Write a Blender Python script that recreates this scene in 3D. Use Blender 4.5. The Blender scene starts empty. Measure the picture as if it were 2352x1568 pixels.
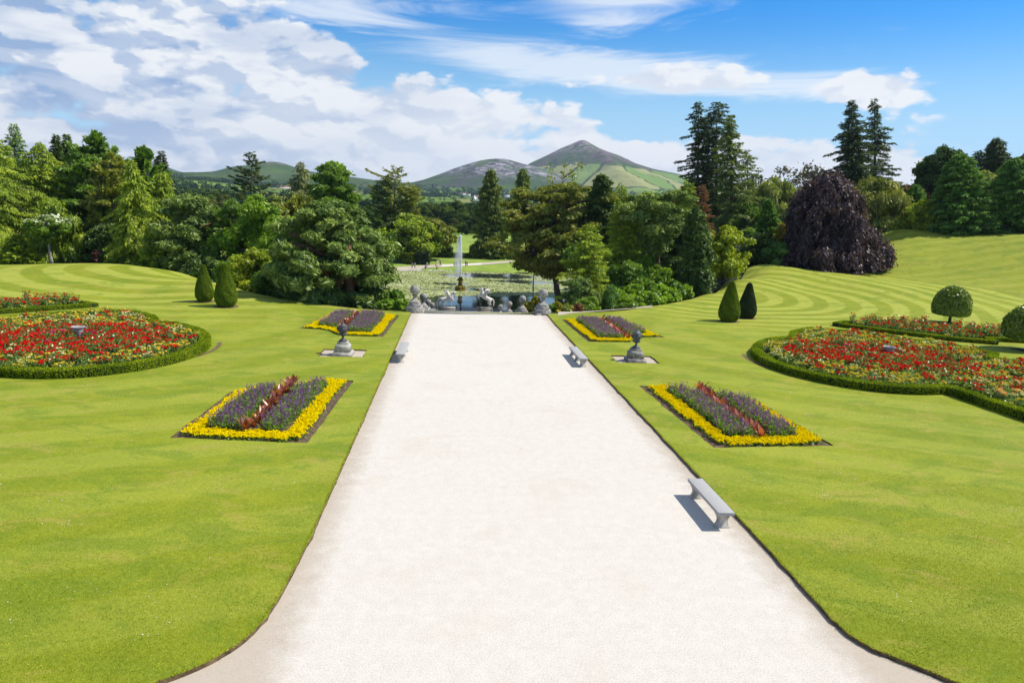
import bpy, math, random
import numpy as np
from mathutils import Vector, Matrix
from mathutils.geometry import delaunay_2d_cdt
rng = np.random.default_rng(11)
random.seed(5)
scene = bpy.context.scene
COL = scene.collection

# ------------------------------------------------------------------ camera
PIT, YAW, ROL = math.radians(11.233), math.radians(4.879), math.radians(2.29)
FD = 2900/1.7415                       # focal length in the 2352-wide measuring frame
CAM = np.array([-2.814, 0.0, 9.5]); SL = .029
def _basis():
    cy, sy, cp, sp = math.cos(YAW), math.sin(YAW), math.cos(PIT), math.sin(PIT)
    f = np.array([sy*cp, cy*cp, -sp]); r = np.array([cy, -sy, 0]); u = np.cross(r, f)
    cr, sr = math.cos(ROL), math.sin(ROL)
    return f, cr*r+sr*u, -sr*r+cr*u
VF, VR, VU = _basis()
cd = bpy.data.cameras.new('camera'); cam = bpy.data.objects.new('camera', cd); COL.objects.link(cam)
cd.sensor_width = 36; cd.lens = 2900/4096*36; cd.clip_start = .1; cd.clip_end = 30000
m = Matrix.Identity(4)
for i in range(3):
    m[i][0], m[i][1], m[i][2], m[i][3] = VR[i], VU[i], -VF[i], CAM[i]
cam.matrix_world = m
scene.camera = cam

# ------------------------------------------------------------------ light and sky
SUN_EL, SUN_AZ = math.radians(51), math.radians(86)       # azimuth clockwise from +Y
sd = bpy.data.lights.new('sun', 'SUN'); sd.energy = 4.4; sd.angle = math.radians(.53); sd.color = (1.0, .955, .87)
sun = bpy.data.objects.new('sun', sd); COL.objects.link(sun)
SUNV = Vector((math.sin(SUN_AZ)*math.cos(SUN_EL), math.cos(SUN_AZ)*math.cos(SUN_EL), math.sin(SUN_EL)))
sun.rotation_euler = (-SUNV).to_track_quat('-Z', 'Y').to_euler()
sun.location = (60, 40, 80)
scene.view_settings.view_transform = 'Standard'; scene.view_settings.look = 'None'
scene.view_settings.exposure = 0.36; scene.view_settings.gamma = 1
scene.cycles.max_bounces = 6; scene.cycles.diffuse_bounces = 3; scene.cycles.glossy_bounces = 2
scene.cycles.transmission_bounces = 4; scene.cycles.transparent_max_bounces = 6; scene.cycles.volume_bounces = 0
scene.cycles.use_denoising = True

class NT:
    """tiny node-graph helper"""
    def __init__(s, tree): s.t = tree; tree.nodes.clear()
    def n(s, kind, **kw):
        nd = s.t.nodes.new('ShaderNode'+kind)
        for k, v in kw.items():
            if k == 'inp':
                for a, b in v.items():
                    sock = nd.inputs[a]
                    if isinstance(b, bpy.types.NodeSocket): s.t.links.new(b, sock)
                    else: sock.default_value = b
            else: setattr(nd, k, v)
        return nd
    def l(s, a, b): s.t.links.new(a, b)
    def math(s, op, a, b=None, c=None, clamp=False):
        nd = s.t.nodes.new('ShaderNodeMath'); nd.operation = op; nd.use_clamp = clamp
        for i, v in enumerate((a, b, c)):
            if v is None: continue
            if isinstance(v, bpy.types.NodeSocket): s.t.links.new(v, nd.inputs[i])
            else: nd.inputs[i].default_value = v
        return nd.outputs[0]
    def mix(s, f, a, b, mode='MIX'):
        nd = s.t.nodes.new('ShaderNodeMix'); nd.data_type = 'RGBA'; nd.blend_type = mode
        for i, v in ((0, f), (6, a), (7, b)):
            if isinstance(v, bpy.types.NodeSocket): s.t.links.new(v, nd.inputs[i])
            elif i == 0: nd.inputs[i].default_value = v
            else: nd.inputs[i].default_value = (*v, 1) if len(v) == 3 else v
        return nd.outputs[2]
    def noise(s, vec, scale, detail=3, rough=.5, dist=0, dim='3D'):
        nd = s.t.nodes.new('ShaderNodeTexNoise'); nd.noise_dimensions = dim
        nd.inputs['Scale'].default_value = scale; nd.inputs['Detail'].default_value = detail
        nd.inputs['Roughness'].default_value = rough; nd.inputs['Distortion'].default_value = dist
        if vec is not None: s.l(vec, nd.inputs['Vector'])
        return nd.outputs['Fac']
    def ramp(s, f, lo, hi):
        nd = s.t.nodes.new('ShaderNodeMapRange'); nd.interpolation_type = 'SMOOTHSTEP'
        nd.inputs['From Min'].default_value = lo; nd.inputs['From Max'].default_value = hi
        if isinstance(f, bpy.types.NodeSocket): s.l(f, nd.inputs['Value'])
        return nd.outputs['Result']
    def vec(s, x, y, z):
        nd = s.t.nodes.new('ShaderNodeCombineXYZ')
        for i, v in enumerate((x, y, z)):
            if isinstance(v, bpy.types.NodeSocket): s.l(v, nd.inputs[i])
            else: nd.inputs[i].default_value = v
        return nd.outputs[0]

def build_world():
    def N2(g, vec, scale, detail=3, rough=.5, dist=0): return g.noise(vec, scale, detail, rough, dist, '2D')
    w = bpy.data.worlds.new('World'); scene.world = w; w.use_nodes = True
    g = NT(w.node_tree)
    sky = g.n('TexSky', sky_type='NISHITA', sun_disc=False, sun_elevation=SUN_EL, sun_rotation=SUN_AZ,
              altitude=150, air_density=1.0, dust_density=.6, ozone_density=2.2)
    d = g.n('TexCoord').outputs['Generated']
    sep = g.n('SeparateXYZ', inp={0: d}); x, y, z = sep.outputs
    az = g.math('MULTIPLY', g.math('ARCTAN2', x, y), 57.2958)          # degrees right of +Y
    el = g.math('MULTIPLY', g.math('ARCSINE', z), 57.2958)
    blob_list = []
    def gauss(a0, e0, sa, se, amp):
        da = g.math('DIVIDE', g.math('SUBTRACT', az, a0), sa); de = g.math('DIVIDE', g.math('SUBTRACT', el, e0), se)
        r2 = g.math('ADD', g.math('MULTIPLY', da, da), g.math('MULTIPLY', de, de))
        return g.math('MULTIPLY', g.math('EXPONENT', g.math('MULTIPLY', r2, -1)), amp)
    def add(*a):
        o = a[0]
        for b in a[1:]: o = g.math('ADD', o, b)
        return o
    def sst(v, lo, hi): return g.ramp(v, lo, hi)
    # --- cumulus: one bank whose upper edge steps down from left to right, a band above it on the right, a low bank at the right
    wx = g.math('MULTIPLY', g.math('SUBTRACT', N2(g, g.vec(g.math('MULTIPLY', az, .30), g.math('MULTIPLY', el, .5), 4.), 1., 4, .6), .5), 2.4)
    def cnoise(da, de):
        a_ = add(az, da, wx); e_ = add(el, de, g.math('MULTIPLY', wx, .5))
        vo = g.n('TexVoronoi', voronoi_dimensions='2D', feature='SMOOTH_F1', inp={'Vector': g.vec(g.math('MULTIPLY', a_, .17), g.math('MULTIPLY', e_, .36), 2.2), 'Scale': 1., 'Detail': 2.6, 'Roughness': .58, 'Lacunarity': 2.1, 'Smoothness': .45})
        P = g.vec(g.math('MULTIPLY', g.math('ADD', az, da), .075), g.math('MULTIPLY', g.math('ADD', el, de), .19), 5.3)
        return g.math('ADD', g.math('MULTIPLY', N2(g, P, 1.0, 6, .58, .2), .62), g.math('MULTIPLY', g.math('SUBTRACT', 1, vo.outputs['Distance']), .38))
    n1 = cnoise(0, 0); n2 = cnoise(1.1, .85)
    top = add(13.4, g.math('MULTIPLY', sst(az, -12, -5), -4.6), g.math('MULTIPLY', sst(az, 5, 14), -3.4), g.math('MULTIPLY', sst(az, 30, 39), -2.2))
    inside = sst(g.math('SUBTRACT', top, el), -2.6, 3.0)
    band = gauss(15, 8.6, 10, 1.5, .86); band2 = gauss(30, 8.0, 4.5, 1.9, .95)
    gap = add(gauss(20, 6.6, 8, .9, .60), gauss(37, 6.5, 6, 2.5, .3), gauss(-33, 13, 4, 2.5, .25))
    cov = g.math('SUBTRACT', g.math('MAXIMUM', inside, g.math('MAXIMUM', band, band2)), gap)
    dens = add(n1, g.math('MULTIPLY', cov, .56), -.42)
    cum = sst(dens, .235, .37)
    veil = g.math('MULTIPLY', sst(g.math('ADD', inside, g.math('MULTIPLY', g.math('SUBTRACT', n1, .50), 2.2)), .30, .85), .85)
    lit = g.math('SUBTRACT', n1, n2)
    rel = sst(lit, -.10, .075)
    bigs = sst(N2(g, g.vec(g.math('MULTIPLY', az, .075), g.math('MULTIPLY', el, .34), 6.2), 1., 5, .55, .3), .42, .62)
    # --- thin streaked high cloud
    Q = g.vec(g.math('MULTIPLY', az, .055), g.math('MULTIPLY', g.math('ADD', el, g.math('MULTIPLY', az, -.03)), .42), 8.4)
    nc = N2(g, Q, 1.0, 6, .62, .6)
    cb = add(gauss(-7, 13.0, 7, 1.5, .29), gauss(-22, 14.5, 14, 2.0, .16), gauss(12, 14.6, 4.0, .7, .40), gauss(11, 12.6, 4, 1.2, .28), gauss(6, 9.6, 9, 1.6, .34), gauss(17, 8.9, 12, 1.9, .36), gauss(28, 8.2, 6, 1.3, .3),
             gauss(32, 14, 4, .8, .14), gauss(-30, 11, 14, 4, .15), -.42)
    cir = g.math('MULTIPLY', g.ramp(g.math('ADD', nc, cb), .20, .52), .72)
    hs = g.n('HueSaturation', inp={'Saturation': 1.22, 'Value': 1.0, 'Color': sky.outputs[0]}).outputs[0]
    hs = g.mix(1.0, hs, g.mix(g.math('MULTIPLY', sst(el, 3, 17), sst(el, 34, 20)), g.mix(sst(el, 22, 34), (.60, .92, 1.05), (1.02, 1.02, 1.02)), (.12, .78, 1.25)), 'MULTIPLY')
    hs = g.mix(sst(el, 13.5, 1), hs, (3.7, 5.9, 8.1))
    WH, GR = (7.35, 7.5, 7.7), (2.5, 3.6, 5.6)
    leftg = sst(az, 4, -24); lowf = sst(el, 9, 2)
    shade = g.math('MULTIPLY', g.math('SUBTRACT', 1, rel), g.math('ADD', .30, g.math('MULTIPLY', leftg, .42)))
    shade = g.math('ADD', shade, g.math('MULTIPLY', bigs, g.math('ADD', .12, g.math('MULTIPLY', leftg, .45))))
    shade = g.math('MULTIPLY', shade, g.math('SUBTRACT', 1, g.math('MULTIPLY', lowf, .42)), clamp=True)
    ccol = g.mix(shade, WH, GR)
    col = g.mix(cir, hs, (7.4, 7.7, 8.0))
    col = g.mix(veil, col, g.mix(leftg, (6.5, 7.1, 7.7), (4.2, 5.4, 7.0)))
    col = g.mix(g.math('MULTIPLY', cum, .97), col, ccol)
    high = g.math('MULTIPLY', sst(el, 24, 40), .30); col = g.mix(high, col, (5.6, 5.7, 5.8))      # even pale wash added to the unseen upper sky to raise ambient light
    bg = g.n('Background', inp={'Color': col, 'Strength': .1})
    out = g.n('OutputWorld'); g.l(bg.outputs[0], out.inputs['Surface'])
build_world()

# ------------------------------------------------------------------ measuring helpers (picture position + distance -> place)
def ray(x, y): return VF+VR*(x-1176)/FD-VU*(y-784)/FD
def atY(x, y, Y): d = ray(x, y); return CAM+d*Y/d[1]
def atZ(x, y, z): d = ray(x, y); return CAM+d*(z-CAM[2])/d[2]
def gnd(x, y, h=0):
    d = ray(x, y); t = (h-CAM[2])/(d[2]+SL*d[1]); return CAM+d*t
def yrow(P): d = P-CAM; k = d@VF; return 784-FD*(d@VU)/k

# ------------------------------------------------------------------ terrain
LEFTB = [gnd(*p) for p in [(930,716),(800,706),(700,693),(600,676),(540,660),(450,637),(372,622),(300,612),(200,605),(100,606),(0,608)]]
RB = [(1290,718,74),(1440,712,78),(1500,702,83),(1570,690,88.5),(1620,675,95),(1668,648,106),(1720,612,118),(1850,618,117),(1935,613,121)]
RIGHTB = [atY(*p) for p in RB]
_cp = []
def cpz(X, Y, z): _cp.append((X, Y, z+SL*Y))
for X in range(-60, 61, 12):
    for Y in (0, 14, 28, 42, 56, 68): cpz(X, Y, -SL*Y)
for X in (-52, -44, -36, 36, 44, 52): cpz(X, 78, -SL*78)
for X in (-18, -12, 0, 12, 18, 24, 30): cpz(X, 73, -SL*73)
for P in LEFTB: cpz(*P)
for p in RIGHTB: cpz(*p)
for p in [(1700,690,90),(1740,655,100),(1850,660,102),(2000,650,103),(1600,715,80)]: cpz(*atY(*p))
for p in [(1990,622,119),(2100,640,112),(2352,678,98),(2250,661,103)]: cpz(*atY(*p))
for p in [(2025,537,139),(2150,537,134),(2352,541,126),(2500,545,120)]: P = atY(*p); cpz(*P); cpz(P[0]+3, P[1]+14, P[2]+.2); cpz(P[0]+8, P[1]+50, P[2]+1)
for p in [(2025,575,128),(2180,600,119),(2352,606,112)]: cpz(*atY(*p))
cpz(-80, 60, -2); cpz(-90, 100, -3); cpz(-70, 135, -4.5); cpz(-50, 135, -6); cpz(-40, 125, -8); cpz(-110, 160, -4); cpz(-60, 180, -9); cpz(-100, 230, -8)
for X, Y, z in [(-36,112,-8),(-28,102,-8),(-22,94,-7.5),(-14,88,-6.5),(0,86,-5),(12,90,-6),(20,96,-7),(30,105,-7.5),(38,114,-7),(50,130,-5),(62,136,-3.5),(75,140,-1),
                (0,100,-8.2),(0,120,-11.2),(-30,122,-10.5),(30,122,-10.5),(-50,160,-11),(50,160,-10),(50,210,-11),(-50,210,-11.5),(75,190,-6),(100,200,0),(140,190,8),
                (-60,245,-11.3),(0,225,-11.6),(0,245,-11.2),(60,245,-10.8),(0,210,-11.7),(0,330,-8.8),(-120,330,-8),(120,330,-4)]: cpz(X, Y, z)
for X in (72, 90, 110): cpz(X, 60, -SL*60+.3); cpz(X, 20, -SL*20)
_cp = np.array(_cp); _XY = _cp[:, :2]; _C2 = 16.
def _phi(d2): return np.sqrt(d2+_C2)
_A = _phi(((_XY[:, None]-_XY[None])**2).sum(2)); _A = np.block([[_A, np.ones((len(_cp), 1))], [np.ones((1, len(_cp))), np.zeros((1, 1))]])
_A[:len(_cp), :len(_cp)] -= np.eye(len(_cp))*.15
_W = np.linalg.solve(_A, np.append(_cp[:, 2], 0))
def terr(X, Y):
    """ground height of the garden"""
    X = np.atleast_1d(np.asarray(X, float)); Y = np.atleast_1d(np.asarray(Y, float)); out = np.empty(len(X))
    for i in range(0, len(X), 4000):
        q = np.stack([X[i:i+4000], Y[i:i+4000]], 1)
        out[i:i+4000] = _phi(((q[:, None]-_XY[None])**2).sum(2))@_W[:-1]+_W[-1]
    # the terrace itself is a true plane
    w = np.clip((74-Y)/8, 0, 1)*np.clip((58-np.abs(X))/8, 0, 1)*np.clip((Y+6)/6, 0, 1); w = w*w*(3-2*w)
    return out*(1-w)-SL*Y
def tz(X, Y): return float(terr(X, Y)[0])
def gpx(x, y, h=0, lo=20, hi=400):
    """ray through a picture point down to the modelled ground"""
    Ys = np.linspace(lo, hi, 800); d = ray(x, y); P = CAM[None]+d[None]*(Ys/d[1])[:, None]
    k = np.where(P[:, 2] < terr(P[:, 0], P[:, 1])+h)[0]
    return P[k[0]] if len(k) else P[-1]
POND = (0., 171., 47., 39., -12.)          # centre, radii, water level

# ------------------------------------------------------------------ mesh building
class G:
    def __init__(s): s.v = []; s.f = []; s.t = []; s.n = 0
    def add(s, v, f, tint=None):
        v = np.asarray(v, float).reshape(-1, 3)
        if not isinstance(f, np.ndarray):
            byk = {}
            for q in f: byk.setdefault(len(q), []).append(q)
            fs = [np.array(a, int) for a in byk.values()]
        else: fs = [f]
        for a in fs: s.f.append(a+s.n)
        s.v.append(v); s.n += len(v)
        s.t.append(np.full(len(v), .5) if tint is None else np.broadcast_to(np.asarray(tint, float), (len(v),)))
        return s
    def quads(s, v, tint=None):           # v: (N,4,3)
        N = len(v); f = np.arange(4*N).reshape(N, 4)
        s.add(v.reshape(-1, 3), f, None if tint is None else (tint if np.isscalar(tint) else np.repeat(tint, 4))); return s
    def box(s, c, d, rz=0, top=1., tint=None):
        x, y, z = np.array(d)/2.; v = np.array([(a*x*(top if k > 0 else 1), b*y*(top if k > 0 else 1), k*z) for k in (-1, 1) for a, b in ((-1,-1),(1,-1),(1,1),(-1,1))])
        if rz: cz, sz = math.cos(rz), math.sin(rz); v = v@np.array([[cz, sz, 0], [-sz, cz, 0], [0, 0, 1]])
        return s.add(v+np.array(c), np.array([(3,2,1,0),(4,5,6,7),(0,1,5,4),(1,2,6,5),(2,3,7,6),(3,0,4,7)]), tint)
    def tube(s, P, R, k=7, tint=None, cap=True):
        P = np.asarray(P, float); n = len(P); R = np.broadcast_to(np.asarray(R, float), (n,))
        T = np.gradient(P, axis=0); T /= np.linalg.norm(T, axis=1, keepdims=True)+1e-9
        a = np.where(np.abs(T[:, 2:3]) < .9, [[0, 0, 1.]], [[1., 0, 0]]); A = np.cross(T, a); A /= np.linalg.norm(A, axis=1, keepdims=True); B = np.cross(T, A)
        th = np.arange(k)/k*2*math.pi
        v = P[:, None]+R[:, None, None]*(A[:, None]*np.cos(th)[None, :, None]+B[:, None]*np.sin(th)[None, :, None])
        f = [(i*k+j, (i+1)*k+j, (i+1)*k+(j+1) % k, i*k+(j+1) % k) for i in range(n-1) for j in range(k)]
        fs = list(f)
        if cap: fs += [tuple(range(k)), tuple(reversed(range((n-1)*k, n*k)))]
        return s.add(v.reshape(-1, 3), fs, tint)
    def lathe(s, prof, c=(0, 0, 0), k=24, tint=None, square=False):
        th = np.arange(k)/k*2*math.pi
        if square: k = 4; th = np.array([1, 3, 5, 7])*math.pi/4
        q = math.sqrt(2) if square else 1
        v = np.array([(r*q*math.cos(t), r*q*math.sin(t), z) for r, z in prof for t in th])+np.array(c)
        n = len(prof)
        f = [(i*k+j, i*k+(j+1) % k, (i+1)*k+(j+1) % k, (i+1)*k+j) for i in range(n-1) for j in range(k)]
        f += [tuple(reversed(range(k))), tuple(range((n-1)*k, n*k))]
        return s.add(v, f, tint)
    def ball(s, c, r, seg=12, rings=8, tint=None):
        prof = [(math.sin(a)*1., -math.cos(a)) for a in np.linspace(.02, math.pi-.02, rings+1)]
        g = G(); g.lathe(prof, k=seg); v = g.v[0]*np.broadcast_to(np.asarray(r, float), (3,))+np.array(c)
        for i, f in enumerate(g.f): pass
        base = s.n; s.v.append(v); s.n += len(v); s.t.append(np.full(len(v), .5 if tint is None else tint))
        for f in g.f: s.f.append(f+base)
        return s
    def merged(s): return np.concatenate(s.v), np.concatenate(s.t)
    def build(s, name, mat, parent=None, smooth=False, loc=None, rot=None):
        me = bpy.data.meshes.new(name)
        v, t = s.merged(); me.vertices.add(len(v)); me.vertices.foreach_set('co', v.astype(np.float32).ravel())
        tot = np.concatenate([np.full(len(a), a.shape[1]) for a in s.f]); idx = np.concatenate([a.ravel() for a in s.f])
        me.loops.add(len(idx)); me.loops.foreach_set('vertex_index', idx.astype(np.int32))
        me.polygons.add(len(tot)); st = np.concatenate([[0], np.cumsum(tot)[:-1]])
        me.polygons.foreach_set('loop_start', st.astype(np.int32)); me.polygons.foreach_set('loop_total', tot.astype(np.int32))
        if smooth: me.polygons.foreach_set('use_smooth', np.ones(len(tot), bool))
        at = me.attributes.new('tint', 'FLOAT', 'POINT'); at.data.foreach_set('value', t.astype(np.float32))
        me.update(calc_edges=True); me.validate()
        o = bpy.data.objects.new(name, me); COL.objects.link(o)
        if mat: me.materials.append(mat)
        if parent: o.parent = parent
        if loc is not None: o.location = loc
        if rot is not None: o.rotation_euler = rot
        return o

def tag(o, label=None, cat=None, group=None, kind=None):
    if label: o['label'] = label
    if cat: o['category'] = cat
    if group: o['group'] = group
    if kind: o['kind'] = kind
    return o
def empty(name, loc=(0, 0, 0), rz=0, label=None, cat=None, group=None):
    o = bpy.data.objects.new(name, None); COL.objects.link(o); o.location = loc; o.rotation_euler = (0, 0, rz); o.empty_display_size = .2
    return tag(o, label, cat, group)
def dup(root, loc, rz=None, scale=None, label=None, group=None):
    r = root.copy(); COL.objects.link(r); r.location = loc
    if rz is not None: r.rotation_euler = (0, 0, rz)
    if scale is not None: r.scale = (scale,)*3 if np.isscalar(scale) else scale
    if label: r['label'] = label
    if group: r['group'] = group
    for ch in root.children:
        c = ch.copy(); COL.objects.link(c); c.parent = r
        for g2 in ch.children: d = g2.copy(); COL.objects.link(d); d.parent = c
    return r

def unit(v): return v/(np.linalg.norm(v, axis=-1, keepdims=True)+1e-9)
def rdir(n): return unit(rng.normal(size=(n, 3)))
def leafq(P, N, size, asp=1.5, jit=.6):
    n = len(P); N = unit(unit(N)+jit*rng.normal(size=(n, 3))); T = unit(np.cross(N, rdir(n))); B = np.cross(N, T)
    s = (np.asarray(size)*rng.uniform(.6, 1.25, n))[:, None]
    return np.stack([P+T*s*asp*.5, P+B*s*.5+N*s*.12, P-T*s*asp*.5, P-B*s*.5+N*s*.12], 1)
def sprayq(P, T, N, ln, wd):
    T = unit(T); B = unit(np.cross(T, N)); ln = np.asarray(ln)[:, None]; wd = np.asarray(wd)[:, None]
    return np.stack([P-T*ln*.1, P+T*ln*.45+B*wd*.5, P+T*ln, P+T*ln*.45-B*wd*.5], 1)

# ------------------------------------------------------------------ materials
_mats = {}
def leafmat(dark, light, trans=.28, gloss=.05, rough=.45):
    key = ('leaf', tuple(dark), tuple(light), trans, gloss)
    if key in _mats: return _mats[key]
    mt = bpy.data.materials.new('foliage'); mt.use_nodes = True; g = NT(mt.node_tree)
    a = g.n('Attribute', attribute_name='tint').outputs['Fac']
    ob = g.n('TexCoord').outputs['Object']
    nz = g.noise(ob, .35, 2, .5)
    f = g.math('ADD', a, g.math('MULTIPLY', g.math('SUBTRACT', nz, .5), .5), clamp=True)
    c = g.mix(f, dark, light)
    dif = g.n('BsdfDiffuse', inp={'Color': c}); tr = g.n('BsdfTranslucent', inp={'Color': g.mix(1.0, c, (1.25, 1.3, .55), 'MULTIPLY')})
    gl = g.n('BsdfGlossy', inp={'Color': (1, 1, 1, 1), 'Roughness': rough})
    m1 = g.n('MixShader', inp={0: trans, 1: dif.outputs[0], 2: tr.outputs[0]})
    m2 = g.n('MixShader', inp={0: gloss, 1: m1.outputs[0], 2: gl.outputs[0]})
    o = g.n('OutputMaterial'); g.l(m2.outputs[0], o.inputs[0]); _mats[key] = mt
    return mt
def solidmat(name, c1, c2=None, scale=6, rough=.8, bump=.2, bscale=30, detail=5, metal=0, spec=.3, lo=.35, hi=.65, coat=None, coord='Object'):
    key = (name, c1, c2, scale, rough)
    if key in _mats: return _mats[key]
    mt = bpy.data.materials.new(name); mt.use_nodes = True; g = NT(mt.node_tree)
    ob = g.n('TexCoord').outputs['Object'] if coord == 'Object' else g.n('NewGeometry').outputs['Position']
    f = g.ramp(g.noise(ob, scale, detail, .6), lo, hi)
    c = g.mix(f, c1, c2 or c1)
    if coat:       # lichen or stains
        c = g.mix(g.math('MULTIPLY', g.ramp(g.noise(ob, coat[1], 6, .65), coat[2], coat[2]+.1), coat[3]), c, coat[0])
    a = g.n('Attribute', attribute_name='tint').outputs['Fac']
    p = g.n('BsdfPrincipled', inp={'Base Color': c, 'Roughness': rough, 'Metallic': metal, 'Specular IOR Level': spec})
    if bump:
        b = g.n('Bump', inp={'Strength': bump, 'Distance': .02, 'Height': g.noise(ob, bscale, 5, .6)}); g.l(b.outputs[0], p.inputs['Normal'])
    o = g.n('OutputMaterial'); g.l(p.outputs[0], o.inputs[0]); _mats[key] = mt
    return mt
BARK = solidmat('bark', (.09, .07, .05), (.17, .14, .11), 3, .9, .5, 12)
BARKRED = solidmat('red_bark', (.16, .075, .04), (.26, .15, .10), 3, .9, .5, 12)
BARKGREY = solidmat('grey_bark', (.2, .18, .15), (.34, .31, .27), 3, .9, .5, 12)
STONE = solidmat('weathered_stone', (.20, .185, .165), (.40, .375, .335), 5, .9, .5, 26, coat=((.09, .085, .075), 3.2, .56, .7))
STONELT = solidmat('pale_stone', (.33, .31, .27), (.50, .475, .42), 5, .9, .4, 30, coat=((.12, .11, .095), 2.6, .60, .6))
GRANITE = solidmat('granite', (.30, .295, .285), (.46, .45, .43), 60, .75, .15, 90)
LEAD = solidmat('dark_lead', (.045, .045, .05), (.11, .10, .105), 7, .65, .5, 30, spec=.5)
IRON = solidmat('black_iron', (.02, .02, .022), (.035, .035, .035), 8, .6, 0)
SOIL = solidmat('soil', (.065, .042, .027), (.165, .115, .075), 7, 1, .8, 22, coord='w')
EARTH = solidmat('turf_edge_earth', (.10, .065, .035), (.20, .14, .07), 5, 1, .8, 18, coord='w')
# ================================================================== THE SETTING
def inpoly(P, poly):
    x, y = P[:, 0], P[:, 1]; c = np.zeros(len(P), bool); n = len(poly)
    for i in range(n):
        x1, y1 = poly[i][:2]; x2, y2 = poly[(i+1) % n][:2]
        if y1 == y2: continue
        c ^= ((y1 > y) != (y2 > y)) & (x < (x2-x1)*(y-y1)/(y2-y1)+x1)
    return c
def dens(poly, step):
    out = []
    for i in range(len(poly)):
        a, b = np.array(poly[i][:2], float), np.array(poly[(i+1) % len(poly)][:2], float); k = max(1, int(np.linalg.norm(b-a)/step))
        for j in range(k): out.append(a+(b-a)*j/k)
    return out
def smoothpoly(P, it=2):
    P = [np.array(p[:2], float) for p in P]
    for _ in range(it):
        Q = [P[0]]
        for a, b in zip(P[:-1], P[1:]): Q += [a*.75+b*.25, a*.25+b*.75]
        P = Q+[P[-1]]
    return P
def mirror(P): return [(-p[0], p[1]) for p in reversed(P)]

WP = 6.83
edge_flare = smoothpoly([(6.83, 22), (6.83, 19.5), (6.80, 17), (6.78, 15.7), (6.84, 14.9), (7.13, 14.32), (7.7, 13.72), (8.3, 13.0), (9.6, 12.0), (14, 10.9), (26, 10), (45, 9.8)])
left_flare = smoothpoly([(6.83, 22), (6.85, 19.5), (6.9, 17.7), (7.0, 16.1), (7.26, 14.95), (7.86, 14.12), (8.6, 13.5), (9.6, 12.9), (12, 12.0), (18, 11.0), (30, 10), (45, 9.8)])
path_poly = [(6.83, 71.9)]+[(6.83, y) for y in (60, 48, 36, 28)]+[tuple(p) for p in edge_flare]+[(45, -9), (-45, -9)]+[(-p[0], p[1]) for p in reversed(left_flare)]+[(-6.83, y) for y in (28, 36, 48, 60, 71.9)]
near_bed = [(8.68, 29.34), (14.42, 29.82), (14.3, 37.9), (13.5, 38.6), (12.3, 38.9), (11.4, 39.3), (10.9, 40.2), (10.3, 40.9), (8.38, 41.06)]
far_bed = [(8.15, 56.5), (11.6, 56.75), (12.1, 57.5), (12.7, 58.7), (13.6, 59.5), (15.3, 59.7), (14.2, 69.3), (7.83, 69.0)]
pit = [(10.12, 48.48), (11.0, 47.85), (12.3, 47.85), (13.1, 48.07-.0), (13.55, 50.85), (10.15, 50.9)]
pit = [(8.72, 48.05), (11.64, 48.05), (11.68, 50.9), (8.7, 50.9)]
pit = [(8.7, 48.1), (11.66, 48.1), (11.7, 50.8), (8.75, 50.8)]
bed_list = [('near right', near_bed), ('near left', mirror(near_bed)), ('far right', far_bed), ('far left', mirror(far_bed))]
pits = [pit, mirror(pit)]

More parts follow.
